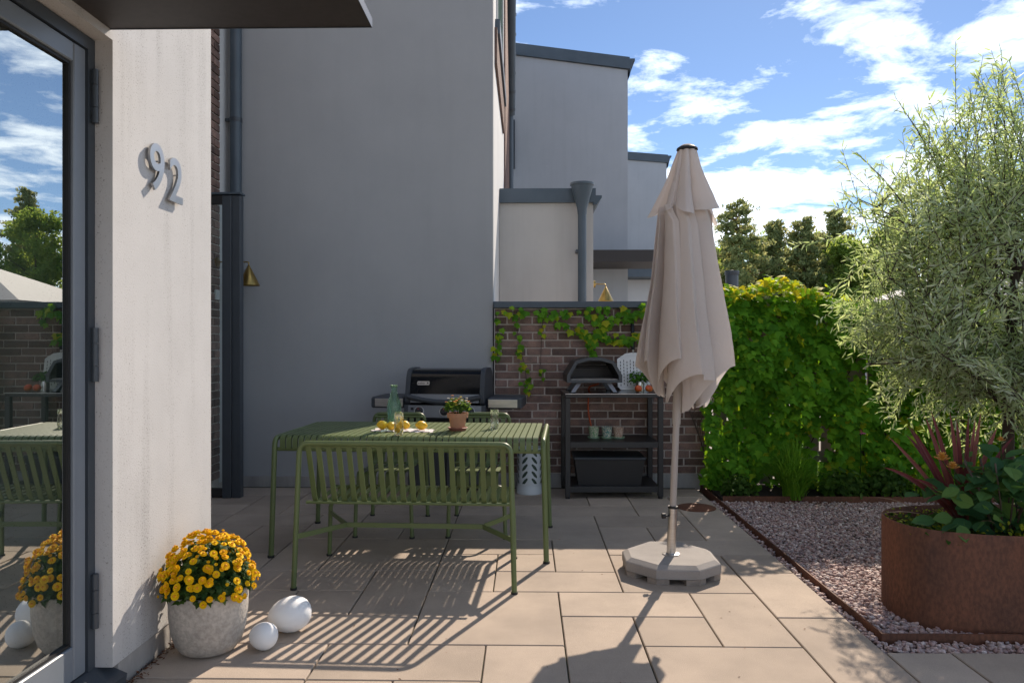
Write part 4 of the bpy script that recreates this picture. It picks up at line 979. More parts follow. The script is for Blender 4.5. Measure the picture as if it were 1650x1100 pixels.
w = MB(); w.tube([pole(.33) + Vector((-.02, -.01, 0)), pole(.33) + Vector((-.045, -.012, 0))], .006, 8); w.tube([pole(.33) + Vector((-.045, -.012, 0)), pole(.33) + Vector((-.064, -.015, 0))], .016, 10); w.build('clamp_knob', M['rubber'], pa, smooth=True, angle=40)
w = MB(); w.tube([pole(.386), pole(.86)], .0195, 20); w.tube([pole(.861), pole(2.40)], .0245, 20); w.build('pole', M['pole_grey'], pa, smooth=True, angle=40)
# canopy: folded panels, valleys at the ribs and loose lobes between them
def folded(name, z_top, hem_in, hem_out, r_top, r_out, r_in, nl, seed, twist, po=1.0, shift=0.0, nz_=46, na=320, wrinkle=.006, power=1.5):
    rs = random.Random(seed); amp = [rs.uniform(.78, 1.12) for _ in range(nl)]; hem = [rs.uniform(-.045, .045) for _ in range(nl)]; hv = [rs.uniform(-.05, .05) for _ in range(nl + 1)]; hv[nl] = hv[0]
    kn = []
    for _ in range(nl):
        a, b, c, d = rs.uniform(.14, .24), rs.uniform(.34, .46), rs.uniform(.52, .62), rs.uniform(.74, .86)
        kn.append(([0, a, b, c, d, 1], [0, rs.uniform(.5, .7), 1, rs.uniform(.72, .9), rs.uniform(.75, 1.0), 0] if power < 1.8 else [0, rs.uniform(.55, .7), 1, 1, rs.uniform(.55, .7), 0]))
    w = MB()
    for j in range(nz_ + 1):
        s = j / nz_
        for i in range(na):
            th = math.tau * i / na; u = th / math.tau * nl; k = int(u) % nl; f_ = u - int(u)
            lobe = float(np.interp(f_ + .03 * math.sin(5 * s + k), kn[k][0], kn[k][1]))
            # neighbouring amplitude blend keeps the valley shared
            zb = hem_in + hv[k] * (1 - f_) + hv[(k + 1) % nl] * f_ + (hem_out - hem_in + hem[k]) * (lobe * lobe * (3 - 2 * lobe))
            z = z_top + (zb - z_top) * s
            env_o = r_top + (r_out * amp[k] - r_top) * (s ** po)
            env_i = r_top * .72 + (r_in - r_top * .72) * s
            r_ = env_i + (env_o - env_i) * lobe
            r_ += wrinkle * math.sin(9 * s + k * 2 + 3 * f_) * s + (.016 * s ** 7 * lobe if power > 1.8 else 0)
            sw = twist * (.55 + .45 * s) * (lobe - .15) * (1 + .28 * math.sin(k * 2.1)) * min(1, s * 6 + (.3 if power < 1.8 else 1))
            a = th + sw + .08 * math.sin(k * 1.7) * s
            c_ = pole(z) if z > .1 else pole(.1)
            w.v.append((c_.x + shift * min(1, s * 2) + r_ * math.cos(a), c_.y + r_ * math.sin(a), z))
    for j in range(nz_):
        for i in range(na): i2 = (i + 1) % na; w.f.append((j * na + i, j * na + i2, (j + 1) * na + i2, (j + 1) * na + i))
    o = w.build(name, M['fabric'], pa, smooth=True)
    return o
folded('canopy', 2.13, .985, 1.215, .148, .290, .125, 8, 21, .95, po=.9, shift=.022, na=480)
folded('vent_cap', 2.462, 2.095, 2.06, .054, .200, .125, 8, 9, .30, po=1.0, shift=.012, nz_=26, wrinkle=.004, power=1.9)
w = MB(); w.lathe([(0, .016), (.045, .012), (.060, .002), (.062, -.008), (.056, -.012), (0, -.012)], 32, (top.x, top.y, top.z)); w.build('finial', M['rubber'], pa, smooth=True, angle=50)
w = MB(); w.lathe([(0, .024), (.03, .022), (.044, .0135), (0, .0125)], 32, (top.x, top.y, top.z)); w.build('finial_cap', M['fabric'], pa, smooth=True, angle=50)
w = MB()
for k in range(8):
    a = math.tau * k / 8 + .1; c1 = pole(2.35); c0 = pole(1.16); w.tube([c1 + Vector((.04 * math.cos(a), .04 * math.sin(a), 0)), c0 + Vector((.06 * math.cos(a), .06 * math.sin(a), 0))], .006, 5)
w.build('ribs', M['pole_grey'], pa)
w = MB(); w.lathe([(0, 0), (.155, 0), (.155, .004), (.150, .006), (0, .006)], 40); tag(w.build('drain_cover', M['corten'], None, smooth=True, angle=40, loc=(1.375, 6.02, .0015)), 'round rusty drain cover in the paving behind the parasol base', 'drain cover')

# ================================================================== HOUSE NUMBER
hn = empty('house_number', (WX, 3.23, 2.05), label='steel house number 92 on the white entrance wall', cat='house number')
for ch, y, z in (('9', -.12, .022), ('2', .05, .0)):
    me = text_mesh(ch, .275, .005, 'digit', bold=.003); link('digit', me, M['steel_dark'], hn, loc=(.018, y, z), rot=(R(90), 0, R(90)))
    w = MB(); w.tube([(0, y + .02, z + .04), (.014, y + .02, z + .04)], .004, 6); w.build('standoff', M['steel'], hn)

# ================================================================== CHRYSANTHEMUM POT, EGG LAMPS
cp = empty('flower_pot', (-1.388, 3.21, 0), label='round concrete pot of yellow chrysanthemums against the white wall', cat='flower pot')
w = MB(); w.lathe([(0, 0), (.09, .001), (.115, .012), (.138, .045), (.155, .10), (.163, .17), (.164, .262), (.162, .268), (.150, .268), (.147, .262), (.146, .235), (0, .232)], 56)
w.build('pot', M['concrete'], cp, smooth=True, angle=50)
w = MB(); w.lathe([(.1455, .236), (.07, .25), (0, .255)], 32); w.build('soil', M['soil'], cp, smooth=True)
ML = [(0, (.022, .055, .014)), (.6, (.045, .095, .025)), (1, (.09, .14, .05))]
M['mum_leaf'] = leafmat('mum_leaf', ML, [(0, (.08, .18, .02)), (1, (.22, .34, .05))], .3)
bushy(cp, 'foliage', 2300, (.0, 0, .285), (.182, .182, .19), LEAF_LOBED, M['mum_leaf'], .024, .040, zmin=-.12)
w = MB()
for k in range(40):
    a = k * 2.39996; r_ = .19 * math.sqrt((k + .5) / 40); w.tube([(.25 * r_ * math.cos(a), .25 * r_ * math.sin(a), .24), (r_ * math.cos(a), r_ * math.sin(a), .46 - 3 * r_ * r_)], .002, 4)
w.build('stem', M['leaf'], cp)
def mum():
    w = MB(); w.lathe([(0, -.006), (.006, -.004), (.0155, .0015), (.0165, .005)], 14)
    # two whorls of petals and a button centre
    for ring, (r0, r1, z0, z1, n_) in enumerate(((.005, .0175, .004, .0055, 12), (.003, .0125, .0065, .010, 10))):
        for k in range(n_):
            a = math.tau * (k + .5 * ring) / n_; da = math.pi / n_ * .95
            w.add([(r0 * math.cos(a), r0 * math.sin(a), z0), (r1 * .8 * math.cos(a - da), r1 * .8 * math.sin(a - da), z1), (r1 * math.cos(a), r1 * math.sin(a), z1 - .001), (r1 * .8 * math.cos(a + da), r1 * .8 * math.sin(a + da), z1)], [(0, 1, 2, 3)])
    me = w.mesh('flower', True); return me
mumdisc = MB(); mumdisc.lathe([(.0056, .007), (.005, .0118), (.0025, .0135), (0, .014)], 10)
mm = mum(); mm.materials.append(leafmat('mum_petal', [(0, (.84, .48, .004)), (.5, (.88, .57, .006)), (1, (.90, .64, .012))], [(0, (.8, .35, .01)), (1, (.85, .5, .02))], .18, src='obj', rough=.6))
md_ = mumdisc.mesh('disc', True); md_.materials.append(pmat('mum_disc', (.78, .36, .004), (.62, .22, .004), scale=300, rough=.8))
cnt = 0
for k in range(620):
    d = unit(1)[0]
    if d[2] < -.16: continue
    if d[2] < .2 and random.random() < .6: continue
    if cnt >= 285: break
    rr_ = random.uniform(.96, 1.06); p = d * np.array([.195, .195, .222]) * rr_ + np.array([.0, 0, .285])
    if p[0] < -.178: continue
    nrm = d * 1.1 + np.array([0, -.1, .35]) + rng.normal(0, .22, 3)
    o = place_leaf('flower', mm, None, cp, p, frames(nrm[None], unit(1))[0], random.choice([.45, .62, .8, .95, 1, 1.12])); link('disc', md_, None, o); cnt += 1
def egg(loc, rx, rz, rot, label):
    v = lv.copy(); v[:, 0] *= rx * (1 - .10 * lv[:, 2] * 0); v[:, 1] *= rx * .92; v[:, 2] *= rz
    v[:, 1] *= 1 + .10 * lv[:, 0]; v[:, 2] *= 1 + .10 * lv[:, 0]
    w = MB(); w.add([tuple(p) for p in v], lf); o = w.build('egg_lamp', M['egg'], None, smooth=True, loc=loc, rot=rot); tag(o, label, 'garden lamp', 'white egg shaped garden lamps')
m_, t_, b_ = newmat('opal_plastic'); b_.inputs['Base Color'].default_value = (.80, .80, .80, 1); b_.inputs['Roughness'].default_value = .55; b_.inputs['Specular IOR Level'].default_value = .2; b_.inputs['Subsurface Weight'].default_value = .4; b_.inputs['Subsurface Radius'].default_value = (.03, .03, .03); b_.inputs['Subsurface Scale'].default_value = .5; M['egg'] = m_
egg((-1.098, 3.415, .0805), .100, .079, (0, R(-8), R(15)), 'larger white egg shaped lamp on the paving beside the concrete pot')
egg((-1.150, 3.215, .0595), .063, .0585, (0, R(5), R(-10)), 'smaller white egg shaped lamp in front of the larger one')
# leaf litter along the wall foot
nL = 260; pl = np.stack([WX + .015 + np.abs(rng.normal(0, .02, nL)), rng.uniform(2.5, 3.69, nL), rng.uniform(.002, .01, nL)], 1)
o = link('leaf_litter', scatter_mesh('leaf_litter', *LEAF_LANCE, pl, frames(np.array([0, 0, 1]) + rng.normal(0, .3, (nL, 3)), unit(nL)), rng.uniform(.008, .022, (nL, 1)) * np.array([[.35, 1, 1]]), rng.uniform(0, 1, nL)), leafmat('dry_leaf', [(0, (.10, .035, .02)), (1, (.22, .09, .04))], trans=.1))
tag(o, 'reddish dry leaf litter along the foot of the white wall', 'leaf litter', kind='stuff')

nL = 90; pl = np.stack([rng.uniform(-1.4, 1.5, nL), rng.uniform(2.6, 6.6, nL), rng.uniform(.001, .003, nL)], 1)
o = link('fallen_leaves', scatter_mesh('fallen_leaves', *LEAF_LANCE, pl, frames(np.array([0, 0, 1]) + rng.normal(0, .15, (nL, 3)), unit(nL)), rng.uniform(.006, .017, (nL, 1)) * np.array([[.4, 1, 1]]), rng.uniform(0, 1, nL)), o.data.materials[0])
tag(o, 'tiny dry leaf bits scattered over the paving', 'leaf litter', kind='stuff')
# ================================================================== CORTEN PLANTER AND PLANTS
pc = (2.565, 3.76)
pl_ = empty('corten_planter', (pc[0], pc[1], 0), label='large rusty corten steel planter on the gravel at right', cat='planter')
def stad(k, n=64):
    P = []
    for i in range(n):
        a = math.tau * i / n; ex = .62
        c, s = math.cos(a), math.sin(a)
        P.append((.74 * k * math.copysign(abs(c) ** (ex * 1.25), c), .345 * k * math.copysign(abs(s) ** (ex * 1.2), s)))
    return P
w = MB()
for k, z in ((1, -.05), (1, .452), (.9955, .455), (.991, .452), (.991, .30)): w.v += [(x, y, z) for x, y in stad(k)]
for i in range(4):
    for k in range(64): k2 = (k + 1) % 64; w.f.append((64 * i + k, 64 * i + k2, 64 * i + 64 + k2, 64 * i + 64 + k))
w.build('shell', M['corten'], pl_, smooth=True, angle=40)
w = MB(); w.v += [(x, y, .375) for x, y in stad(.9905)]; w.f.append(tuple(range(64))); w.build('soil', M['soil'], pl_)

# red cordyline
co = empty('cordyline', (2.21, 3.80, .37), label='dark red spiky cordyline in the rusty planter', cat='plant')
M['cordy'] = leafmat('cordyline_leaf', [(0, (.11, .028, .032)), (.5, (.17, .045, .042)), (1, (.24, .09, .07))], [(0, (.20, .04, .03)), (1, (.32, .09, .05))], .15, src='obj', rough=.45)
tips = [(-.36, .0, .50), (-.30, -.1, .56), (-.24, .05, .55), (-.18, 0, .60), (-.12, .06, .62), (-.06, 0, .62), (.0, .05, .58), (.03, 0, .60), (.09, .0, .62), (.12, .1, .58), (-.4, -.05, .36), (-.3, -.14, .32), (.2, .05, .55), (.16, -.05, .42), (-.08, -.1, .50), (-.2, .15, .5), (.05, .18, .52), (.30, .08, .50)]
for k, t in enumerate(tips):
    t = (t[0] * 1.05, t[1], t[2] * 1.02)
    w = MB(); blade(w, (random.uniform(-.015, .015), random.uniform(-.015, .015), .02), t, .0125 + .004 * random.random(), sag=.10 if k < 10 else .22, n=8, nrm=(0, -1, .3)); w.build('leaf', M['cordy'], co)
M['dry_strap'] = pmat('dry_strap', (.34, .22, .14), rough=.8)
for b, t in (((-.02, -.02, .02), (-.22, -.28, .06)), ((-.03, 0, .02), (-.42, -.02, .12)), ((0, -.05, .0), (-.02, -.3, .14)), ((-.05, .05, 0), (-.40, .1, .18))):
    w = MB(); blade(w, b, t, .010, sag=.16, n=8, nrm=(0, 0, 1)); w.build('dry_leaf', M['dry_strap'], co)
# dahlia
da = empty('dahlia', (2.30, 3.62, .37), label='leafy green dahlia with orange buds in front of the cordyline', cat='plant')
M['dahlia_o'] = leafmat('dahlia_leaf', [(0, (.03, .085, .035)), (.6, (.05, .13, .05)), (1, (.12, .21, .05))], [(0, (.1, .24, .05)), (1, (.3, .5, .06))], .3, src='obj')
dm = tmesh('leaf', LEAF_OVAL); dm.materials.append(M['dahlia_o'])
for k in range(290):
    p = np.array([rng.normal(0, .19), rng.normal(0, .09), rng.uniform(.02, .44)]); p[0] = p[0] + .06; p[2] *= 1 - .5 * min(1, abs(p[0]) / .45)
    if p[0] < -.36 or p[1] < -.13: continue
    d = np.array([p[0] * 2, p[1] * 2 - .15, .1]); d += rng.normal(0, .3, 3)
    place_leaf('leaf', dm, None, da, p, frames((np.array([0, -.35, .9]) + rng.normal(0, .35, 3))[None], d[None])[0], random.uniform(.07, .125))
w = MB()
for k in range(9): a = k * 2.4; w.tube([(.03 * math.cos(a), .03 * math.sin(a), 0), (.1 * math.cos(a), .06 * math.sin(a), .22), (.2 * math.cos(a), .1 * math.sin(a), .40)], .004, 6)
w.build('stem', pmat('dahlia_stem', (.07, .05, .03), rough=.6), da, smooth=True)
M['bud'] = pmat('dahlia_bud', (.55, .20, .03), (.50, .30, .05), scale=60, rough=.6)
for p, s in (((-.035, -.04, .50), .018), ((.115, -.02, .46), .028), ((-.29, -.0, .40), .035), ((-.24, .0, .36), .03), ((.10, -.06, .38), .013)):
    w = MB(); 
    for ring in range(3):
        for k in range(9):
            a = math.tau * (k + .5 * ring) / 9; r_ = s * (1 - .28 * ring)
            w.add([(0, 0, .2 * s * ring), (r_ * math.cos(a - .3), r_ * math.sin(a - .3), .35 * s + .35 * s * ring), (r_ * 1.1 * math.cos(a), r_ * 1.1 * math.sin(a), .5 * s + .35 * s * ring), (r_ * math.cos(a + .3), r_ * math.sin(a + .3), .35 * s + .35 * s * ring)], [(0, 1, 2, 3)])
    w.build('flower', M['bud'], da, loc=p)
    w = MB(); w.tube([(p[0], p[1], p[2]), (p[0] * .6, p[1] * .6, .22)], .0025, 5); w.build('stem', M['leaf'], da)
# ground cover in the planter and trailing moneywort
gcov = empty('ground_cover', (2.3, 3.7, .38), label='low small leaved ground cover filling the rusty planter', cat='plant')
def in_stad(n, zf):
    P = stad(.96); p = []
    while len(p) < n:
        x, y = random.uniform(-.74, .74), random.uniform(-.345, .345)
        if (abs(x) / .72) ** 3.0 + (abs(y) / .325) ** 3.0 < 1: p.append((x + pc[0] - 2.3, y + pc[1] - 3.7, zf()))
    return np.array(p)
pp = in_stad(1900, lambda: random.uniform(.0, .055)); pn = len(pp)
o = link('foliage', scatter_mesh('foliage', *LEAF_OVAL, pp, frames(np.array([0, -.2, 1]) + rng.normal(0, .5, (pn, 3)), unit(pn)), rng.uniform(.012, .035, pn), rng.uniform(0, 1, pn)), M['leaf'], gcov); tag(o, kind='stuff')
M['lime'] = leafmat('lime_leaf', [(0, (.18, .22, .015)), (1, (.34, .36, .03))], [(0, (.45, .5, .02)), (1, (.6, .6, .04))], .4)
mw = empty('trailing_plant', (2.42, 3.425, .45), label='yellow green trailing plant spilling over the planter rim', cat='plant')
q = []
for k in range(520):
    t = random.random(); x = rng.normal(-.02, .10) + .06
    if t < .35: q.append((x, random.uniform(-.02, .14), random.uniform(-.02, .05)))
    else: q.append((x * .6 + .02 + .02 * math.sin(t * 9), -.035 - .02 * random.random(), -.36 * (t - .35) / .65 * random.random()))
q = np.array(q); o = link('foliage', scatter_mesh('foliage', *LEAF_OVAL, q, frames(np.array([0, -.8, .5]) + rng.normal(0, .4, (len(q), 3)), np.array([0, -.3, -1]) + rng.normal(0, .4, (len(q), 3))), rng.uniform(.018, .034, len(q)) , rng.uniform(0, 1, len(q))), M['lime'], mw); tag(o, kind='stuff')
q2 = in_stad(1400, lambda: random.uniform(-.06, -.01)); q2 = q2[(q2[:, 0] < -.02)][:260]; q2 = q2 + np.array([2.3 - 2.42, 3.7 - 3.425, .02])
o = link('foliage', scatter_mesh('foliage', *LEAF_OVAL, q2, frames(np.array([0, -.4, 1]) + rng.normal(0, .4, (len(q2), 3)), unit(len(q2))), rng.uniform(.010, .020, len(q2)), rng.uniform(0, 1, len(q2))), M['lime'], mw); tag(o, kind='stuff')

# ================================================================== SILVERY TREE
tr = empty('willow_leaved_tree', (3.02, 4.72, 0), label='silvery green narrow leaved tree growing behind the rusty planter', cat='tree')
C0 = np.array([3.16, 4.74, 1.58]); RAD = np.array([1.18, .95, 1.20])
w = MB(); base_p = Vector((3.02, 4.72, -.05)); crown_p = Vector((3.06, 4.74, 1.35))
w.tube([base_p, (3.03, 4.72, .5), (3.04, 4.73, .9), crown_p, (3.09, 4.74, 1.85), (3.06, 4.73, 2.5)], [.042, .036, .032, .027, .02, .009], 12)
limbs = []
for k in range(34):
    a = k * 2.39996; el = random.uniform(-.4, 1.0); zs = random.uniform(.80, 2.0)
    st = Vector((3.05, 4.73, zs)); d = Vector((math.cos(a) * math.cos(el), math.sin(a) * math.cos(el), math.sin(el)))
    L_ = random.uniform(.55, .92); mid = st + d * L_ * .5 + Vector((0, 0, .08)); en = st + d * L_ + Vector((0, 0, .05 if el > .4 else -.04))
    pts = [st, st + d * L_ * .25 + Vector((0, 0, .05)), mid, en]; limbs.append(pts); w.tube(pts, [.012, .010, .007, .004], 6)
part(w, 'trunk', M['bark'], tr, smooth=True)
Lp, Ln, Ld, Ls = [], [], [], []
tw = MB()
clump = unit(110); clump_r = np.where(clump[:, 2] > .1, rng.uniform(.62, 1.08, 110), rng.uniform(.5, 1.0, 110))
for k in range(1600):
    ci = random.randrange(110); d = clump[ci] + rng.normal(0, .17, 3); d /= np.linalg.norm(d)
    if d[2] < -.93: d[2] = -d[2] * .6
    tgt = C0 + d * RAD * (clump_r[ci] + random.uniform(-.12, .10)) * (1 + .10 * math.sin(7 * d[0] + 5 * d[2]) + .07 * math.sin(11 * d[2] + 3 * d[1]))
    # nearest limb point
    best = None
    for _ in range(5):
        pl2 = random.choice(limbs); q_ = pl2[random.choice([1, 2, 2, 3, 3])]
        dd = (q_ - Vector(tgt)).length
        if best is None or dd < best[0]: best = (dd, q_)
    q_ = np.array(best[1]); ln = np.linalg.norm(tgt - q_)
    if ln > .48: q_ = tgt - (tgt - q_) / ln * .48; ln = .48
    up = .22 if d[2] > .1 else -.08
    pts = [q_ + (tgt - q_) * s + np.array([0, 0, up * s * s]) + np.array([0, 0, .05 * math.sin(math.pi * s)]) for s in np.linspace(0, 1, 5)]
    tw.tube([tuple(p) for p in pts], [.0028, .0024, .002, .0016, .001], 4, cap=False)
    nl = int(ln / .0135) + 3
    for j in range(nl):
        s = (j + random.random()) / nl; i = min(int(s * 4), 3); p = pts[i] + (pts[i + 1] - pts[i]) * (s * 4 - i)
        ax = pts[i + 1] - pts[i]; ax = ax / (np.linalg.norm(ax) + 1e-9)
        sd_ = np.cross(ax, unit(1)[0]); sd_ /= np.linalg.norm(sd_) + 1e-9
        Lp.append(p); Ld.append(ax * .75 + sd_ * .75 + np.array([0, 0, -.12])); Ln.append(unit(1)[0] + np.array([0, -.3, .7])); Ls.append(random.uniform(.040, .078))
# long shoots above the crown
for (bx, by, bz, tx_, ty_, tz_) in ((2.45, 3.84, 2.15, 2.47, 3.90, 2.86), (2.1, 3.8, 2.2, 1.90, 3.85, 2.60), (2.2, 3.9, 2.2, 2.05, 3.95, 2.58), (2.62, 3.8, 2.2, 2.70, 3.85, 2.82), (2.3, 3.8, 2.2, 2.22, 3.75, 2.60), (1.95, 3.8, 2.0, 1.70, 3.85, 2.32), (1.95, 3.85, 1.95, 1.66, 3.9, 2.12), (2.8, 3.8, 2.2, 2.95, 3.9, 2.75), (2.4, 3.8, 2.2, 2.36, 3.85, 2.66), (2.5, 3.9, 2.2, 2.58, 3.95, 2.68)):
    bx, tx_, by, ty_, bz, tz_ = bx * 1.23, tx_ * 1.23, by * 1.23, ty_ * 1.23, 1.345 + (bz - 1.345) * 1.23, 1.345 + (tz_ - 1.345) * 1.23
    a = np.array([bx, by, bz]); b = np.array([tx_, ty_, tz_]); tw.tube([tuple(a), tuple((a + b) / 2 + np.array([.01, 0, .01])), tuple(b)], [.005, .0035, .0015], 5, cap=False)
    nl = int(np.linalg.norm(b - a) / .013)
    for j in range(nl):
        s = j / nl; ax = (b - a) / np.linalg.norm(b - a); sd_ = np.cross(ax, unit(1)[0]); sd_ /= np.linalg.norm(sd_)
        Lp.append(a + (b - a) * s); Ld.append(ax * .9 + sd_ * .7); Ln.append(unit(1)[0]); Ls.append(random.uniform(.045, .072))
part(tw, 'twigs', M['bark'], tr)
Lp, Ln, Ld, Ls = map(np.array, (Lp, Ln, Ld, Ls)); nn = len(Lp)
M['silver_leaf'] = leafmat('silver_leaf', [(0, (.32, .41, .26)), (.5, (.50, .57, .45)), (.85, (.68, .73, .65)), (1, (.38, .50, .18))], [(0, (.46, .62, .16)), (1, (.72, .82, .32))], .5, rough=.55, spec=.3)
o = link('crown', scatter_mesh('crown', *LEAF_LANCE, Lp - np.array([3.02, 4.72, 0]), frames(Ln, Ld), Ls[:, None] * np.array([[.19, 1, .5]]), rng.uniform(0, 1, nn)), M['silver_leaf'], tr); tag(o, kind='stuff')

# ================================================================== PLANTS AT THE HEDGE FOOT
def grass_clump(loc, n, h, spread, label, m):
    t = empty('grass_clump', loc, label=label, cat='grass'); w = MB()
    for k in range(n):
        a = random.uniform(0, math.tau); r_ = spread * random.random() ** .7; hh = h * random.uniform(.55, 1.05) * (1 - .35 * r_ / spread)
        w_ = (random.gauss(0, .03), random.gauss(0, .03), 0); tip = (w_[0] + r_ * math.cos(a), w_[1] + r_ * math.sin(a), hh)
        b = Vector(w_); c = Vector((w_[0] + .35 * r_ * math.cos(a), w_[1] + .35 * r_ * math.sin(a), hh * 1.0)); e_ = Vector(tip) - Vector((0, 0, hh * .35 * r_ / spread))
        sd_ = Vector((-math.sin(a), math.cos(a), 0)) * .0045; i0 = len(w.v)
        for j in range(6): s = j / 5; p = b * (1 - s) ** 2 + c * 2 * s * (1 - s) + e_ * s * s; q_ = sd_ * (1 - s ** 2); w.v += [tuple(p - q_), tuple(p + q_)]
        for j in range(5): w.f.append((i0 + 2 * j, i0 + 2 * j + 1, i0 + 2 * j + 3, i0 + 2 * j + 2))
    me = w.mesh('blades'); a_ = me.attributes.new('rnd', 'FLOAT', 'POINT'); a_.data.foreach_set('value', np.repeat(rng.uniform(0, 1, n), 12).astype(np.float32))
    tag(link('blades', me, m, t), kind='stuff')
M['grass'] = leafmat('grass_blade', [(0, (.11, .27, .02)), (1, (.22, .42, .04))], [(0, (.12, .3, .02)), (1, (.3, .5, .04))], .4)
grass_clump((2.27, 6.34, .01), 620, .58, .42, 'arching bright green grass clump at the foot of the hedge', M['grass'])
grass_clump((3.45, 6.45, .01), 160, .35, .25, 'smaller grass tuft behind the rusty planter', M['grass'])
def small_shrub(loc, rad, n, label, T, s0, s1):
    t = empty('shrub', loc, label=label, cat='shrub', group='low plants along the hedge foot'); bushy(t, 'foliage', n, (0, 0, rad[2] * .4), rad, T, M['leaf'], s0, s1)
    w = MB()
    for k in range(6): a = k * 1.05; w.tube([(0, 0, 0), (rad[0] * .6 * math.cos(a), rad[1] * .6 * math.sin(a), rad[2])], .003, 4)
    w.build('stem', M['leaf'], t)
small_shrub((1.83, 6.42, .01), (.15, .12, .14), 520, 'low feathery green plant beside the edging corner', LEAF_LANCE, .02, .045)
small_shrub((2.72, 6.42, .01), (.20, .14, .18), 420, 'low leafy plant right of the bright grass clump', LEAF_OVAL, .04, .07)
small_shrub((3.1, 6.42, .01), (.22, .14, .20), 700, 'fine leaved green plant under the pink flower', LEAF_LANCE, .03, .05)
ec = empty('coneflower', (2.86, 6.45, .01), label='single pink coneflower against the creeper hedge', cat='flower')
w = MB(); w.tube([(0, 0, 0), (.02, -.02, .3), (.0, -.05, .56)], .004, 6); w.build('stem', M['leaf'], ec)
w = MB()
for k in range(14):
    a = math.tau * k / 14; w.add([(.01 * math.cos(a), -.05 + .01 * math.sin(a), .56), (.04 * math.cos(a - .18), -.05 + .04 * math.sin(a - .18), .552), (.05 * math.cos(a), -.05 + .05 * math.sin(a), .545), (.04 * math.cos(a + .18), -.05 + .04 * math.sin(a + .18), .552)], [(0, 1, 2, 3)])
w.build('petals', pmat('pink_petal', (.55, .10, .28), rough=.6), ec)
w = MB(); w.lathe([(.018, .56), (.015, .574), (0, .58)], 14, (0, -.05, 0)); w.build('cone', pmat('cone_brown', (.22, .08, .03), rough=.8), ec, smooth=True)

# ================================================================== BACKGROUND TREES AND HOUSE
PN = [(0, (.18, .26, .11)), (.6, (.28, .36, .16)), (1, (.36, .42, .18))]
M['pine_needles'] = leafmat('pine_needles', PN, [(0, (.30, .34, .12)), (1, (.55, .52, .2))], .5)
M['broadleaf'] = leafmat('far_broadleaf', [(0, (.12, .20, .05)), (.6, (.17, .27, .06)), (1, (.25, .32, .08))], [(0, (.32, .48, .07)), (1, (.6, .7, .12))], .5)
TUFT = ([(0, 0, 0), (.5, .3, .2), (.2, .9, -.1), (-.3, .5, .35), (-.45, .9, .1), (.1, .2, -.4), (.45, .75, -.35)], [(0, 1, 2), (0, 3, 4), (0, 5, 6), (1, 6, 2), (3, 2, 4)])
def pine(loc, H, label, seed, bare=.45, wide=.22):
    rs = np.random.default_rng(seed); rr = random.Random(seed)
    t = empty('pine_tree', loc, label=label, cat='tree', group='trees beyond the hedge')
    w = MB(); lean = rr.uniform(-.3, .3); tp_ = [(lean * s * s, 0, H * s) for s in np.linspace(0, .97, 8)]; w.tube(tp_, [H * .017 * (1 - .85 * s) for s in np.linspace(0, 1, 8)], 8)
    P, D = [], []
    for k in range(58):
        s = bare + (1 - bare) * (k / 57); z = H * s; a = k * 2.4 + rr.random(); L_ = H * wide * (1.03 - s) ** .75 * rr.uniform(.55, 1.1) * (1 if rr.random() > .15 else .4) + .15
        st = np.array([lean * s * s, 0, z]); en = st + np.array([math.cos(a) * L_, math.sin(a) * L_, L_ * rr.uniform(-.1, .45)])
        w.tube([tuple(st), tuple((st + en) / 2 + np.array([0, 0, -.04 * L_])), tuple(en)], [.05, .035, .015], 5, cap=False)
        m_ = int(22 + 30 * L_)
        u = rs.uniform(.3, 1.08, m_); c = st + (en - st) * u[:, None] + rs.normal(0, .10 + .07 * L_, (m_, 3)) * np.array([1, 1, .5]); P.append(c); D.append(rs.normal(0, .6, (m_, 3)) + np.array([math.cos(a) * .5, math.sin(a) * .5, .5]))
    w.build('trunk', M['pine_bark'], t, smooth=True)
    P = np.concatenate(P); D = np.concatenate(D); n_ = len(P)
    o = link('crown', scatter_mesh('crown', *TUFT, P, frames(rs.normal(size=(n_, 3)), D), rs.uniform(.14, .32, n_), rs.uniform(0, 1, n_)), M['pine_needles'], t); tag(o, kind='stuff'); return t
def broad(loc, H, Wd, label, seed, name='birch_tree'):
    rs = np.random.default_rng(seed); rr = random.Random(seed)
    t = empty(name, loc, label=label, cat='tree', group='trees beyond the hedge')
    w = MB(); w.tube([(0, 0, 0), (.1, 0, H * .4), (0, .1, H * .85)], [H * .018, H * .012, .02], 8); P = []
    for k in range(60):
        z = H * rr.uniform(.12, .95); a = rr.random() * math.tau; env = Wd * math.sin(math.pi * min(1, (z / H) * .85 + .12)) ** .7; r_ = env * rr.uniform(.3, 1)
        c = np.array([r_ * math.cos(a), r_ * math.sin(a), z]); w.tube([(0, 0, z * .8), tuple(c)], [.04, .012], 4, cap=False); m_ = 90
        P.append(c + rs.normal(0, 1, (m_, 3)) * np.array([.13, .13, .11]) * Wd)
    w.build('trunk', M['bark'], t)
    P = np.concatenate(P); n_ = len(P)
    o = link('crown', scatter_mesh('crown', *TUFT, P, frames(rs.normal(size=(n_, 3)), rs.normal(size=(n_, 3))), rs.uniform(.17, .38, n_), rs.uniform(0, 1, n_)), M['broadleaf'], t); tag(o, kind='stuff'); return t
pine((12.9, 45, 0), 9.5, 'tallest pine with broad crown right of the parasol', 1, .22, .42)
pine((15.4, 47, 0), 8.7, 'slender pine second from the parasol', 2, .36, .32)
pine((17.2, 46, 0), 8.7, 'pine with high open crown, third from the parasol', 3, .42, .34)
pine((20.0, 48, 0), 9.6, 'dark pine just left of the silvery tree top', 4, .35, .36)
pine((14.2, 53, 0), 8.2, 'distant pine between the two nearest pines', 5, .3, .36)
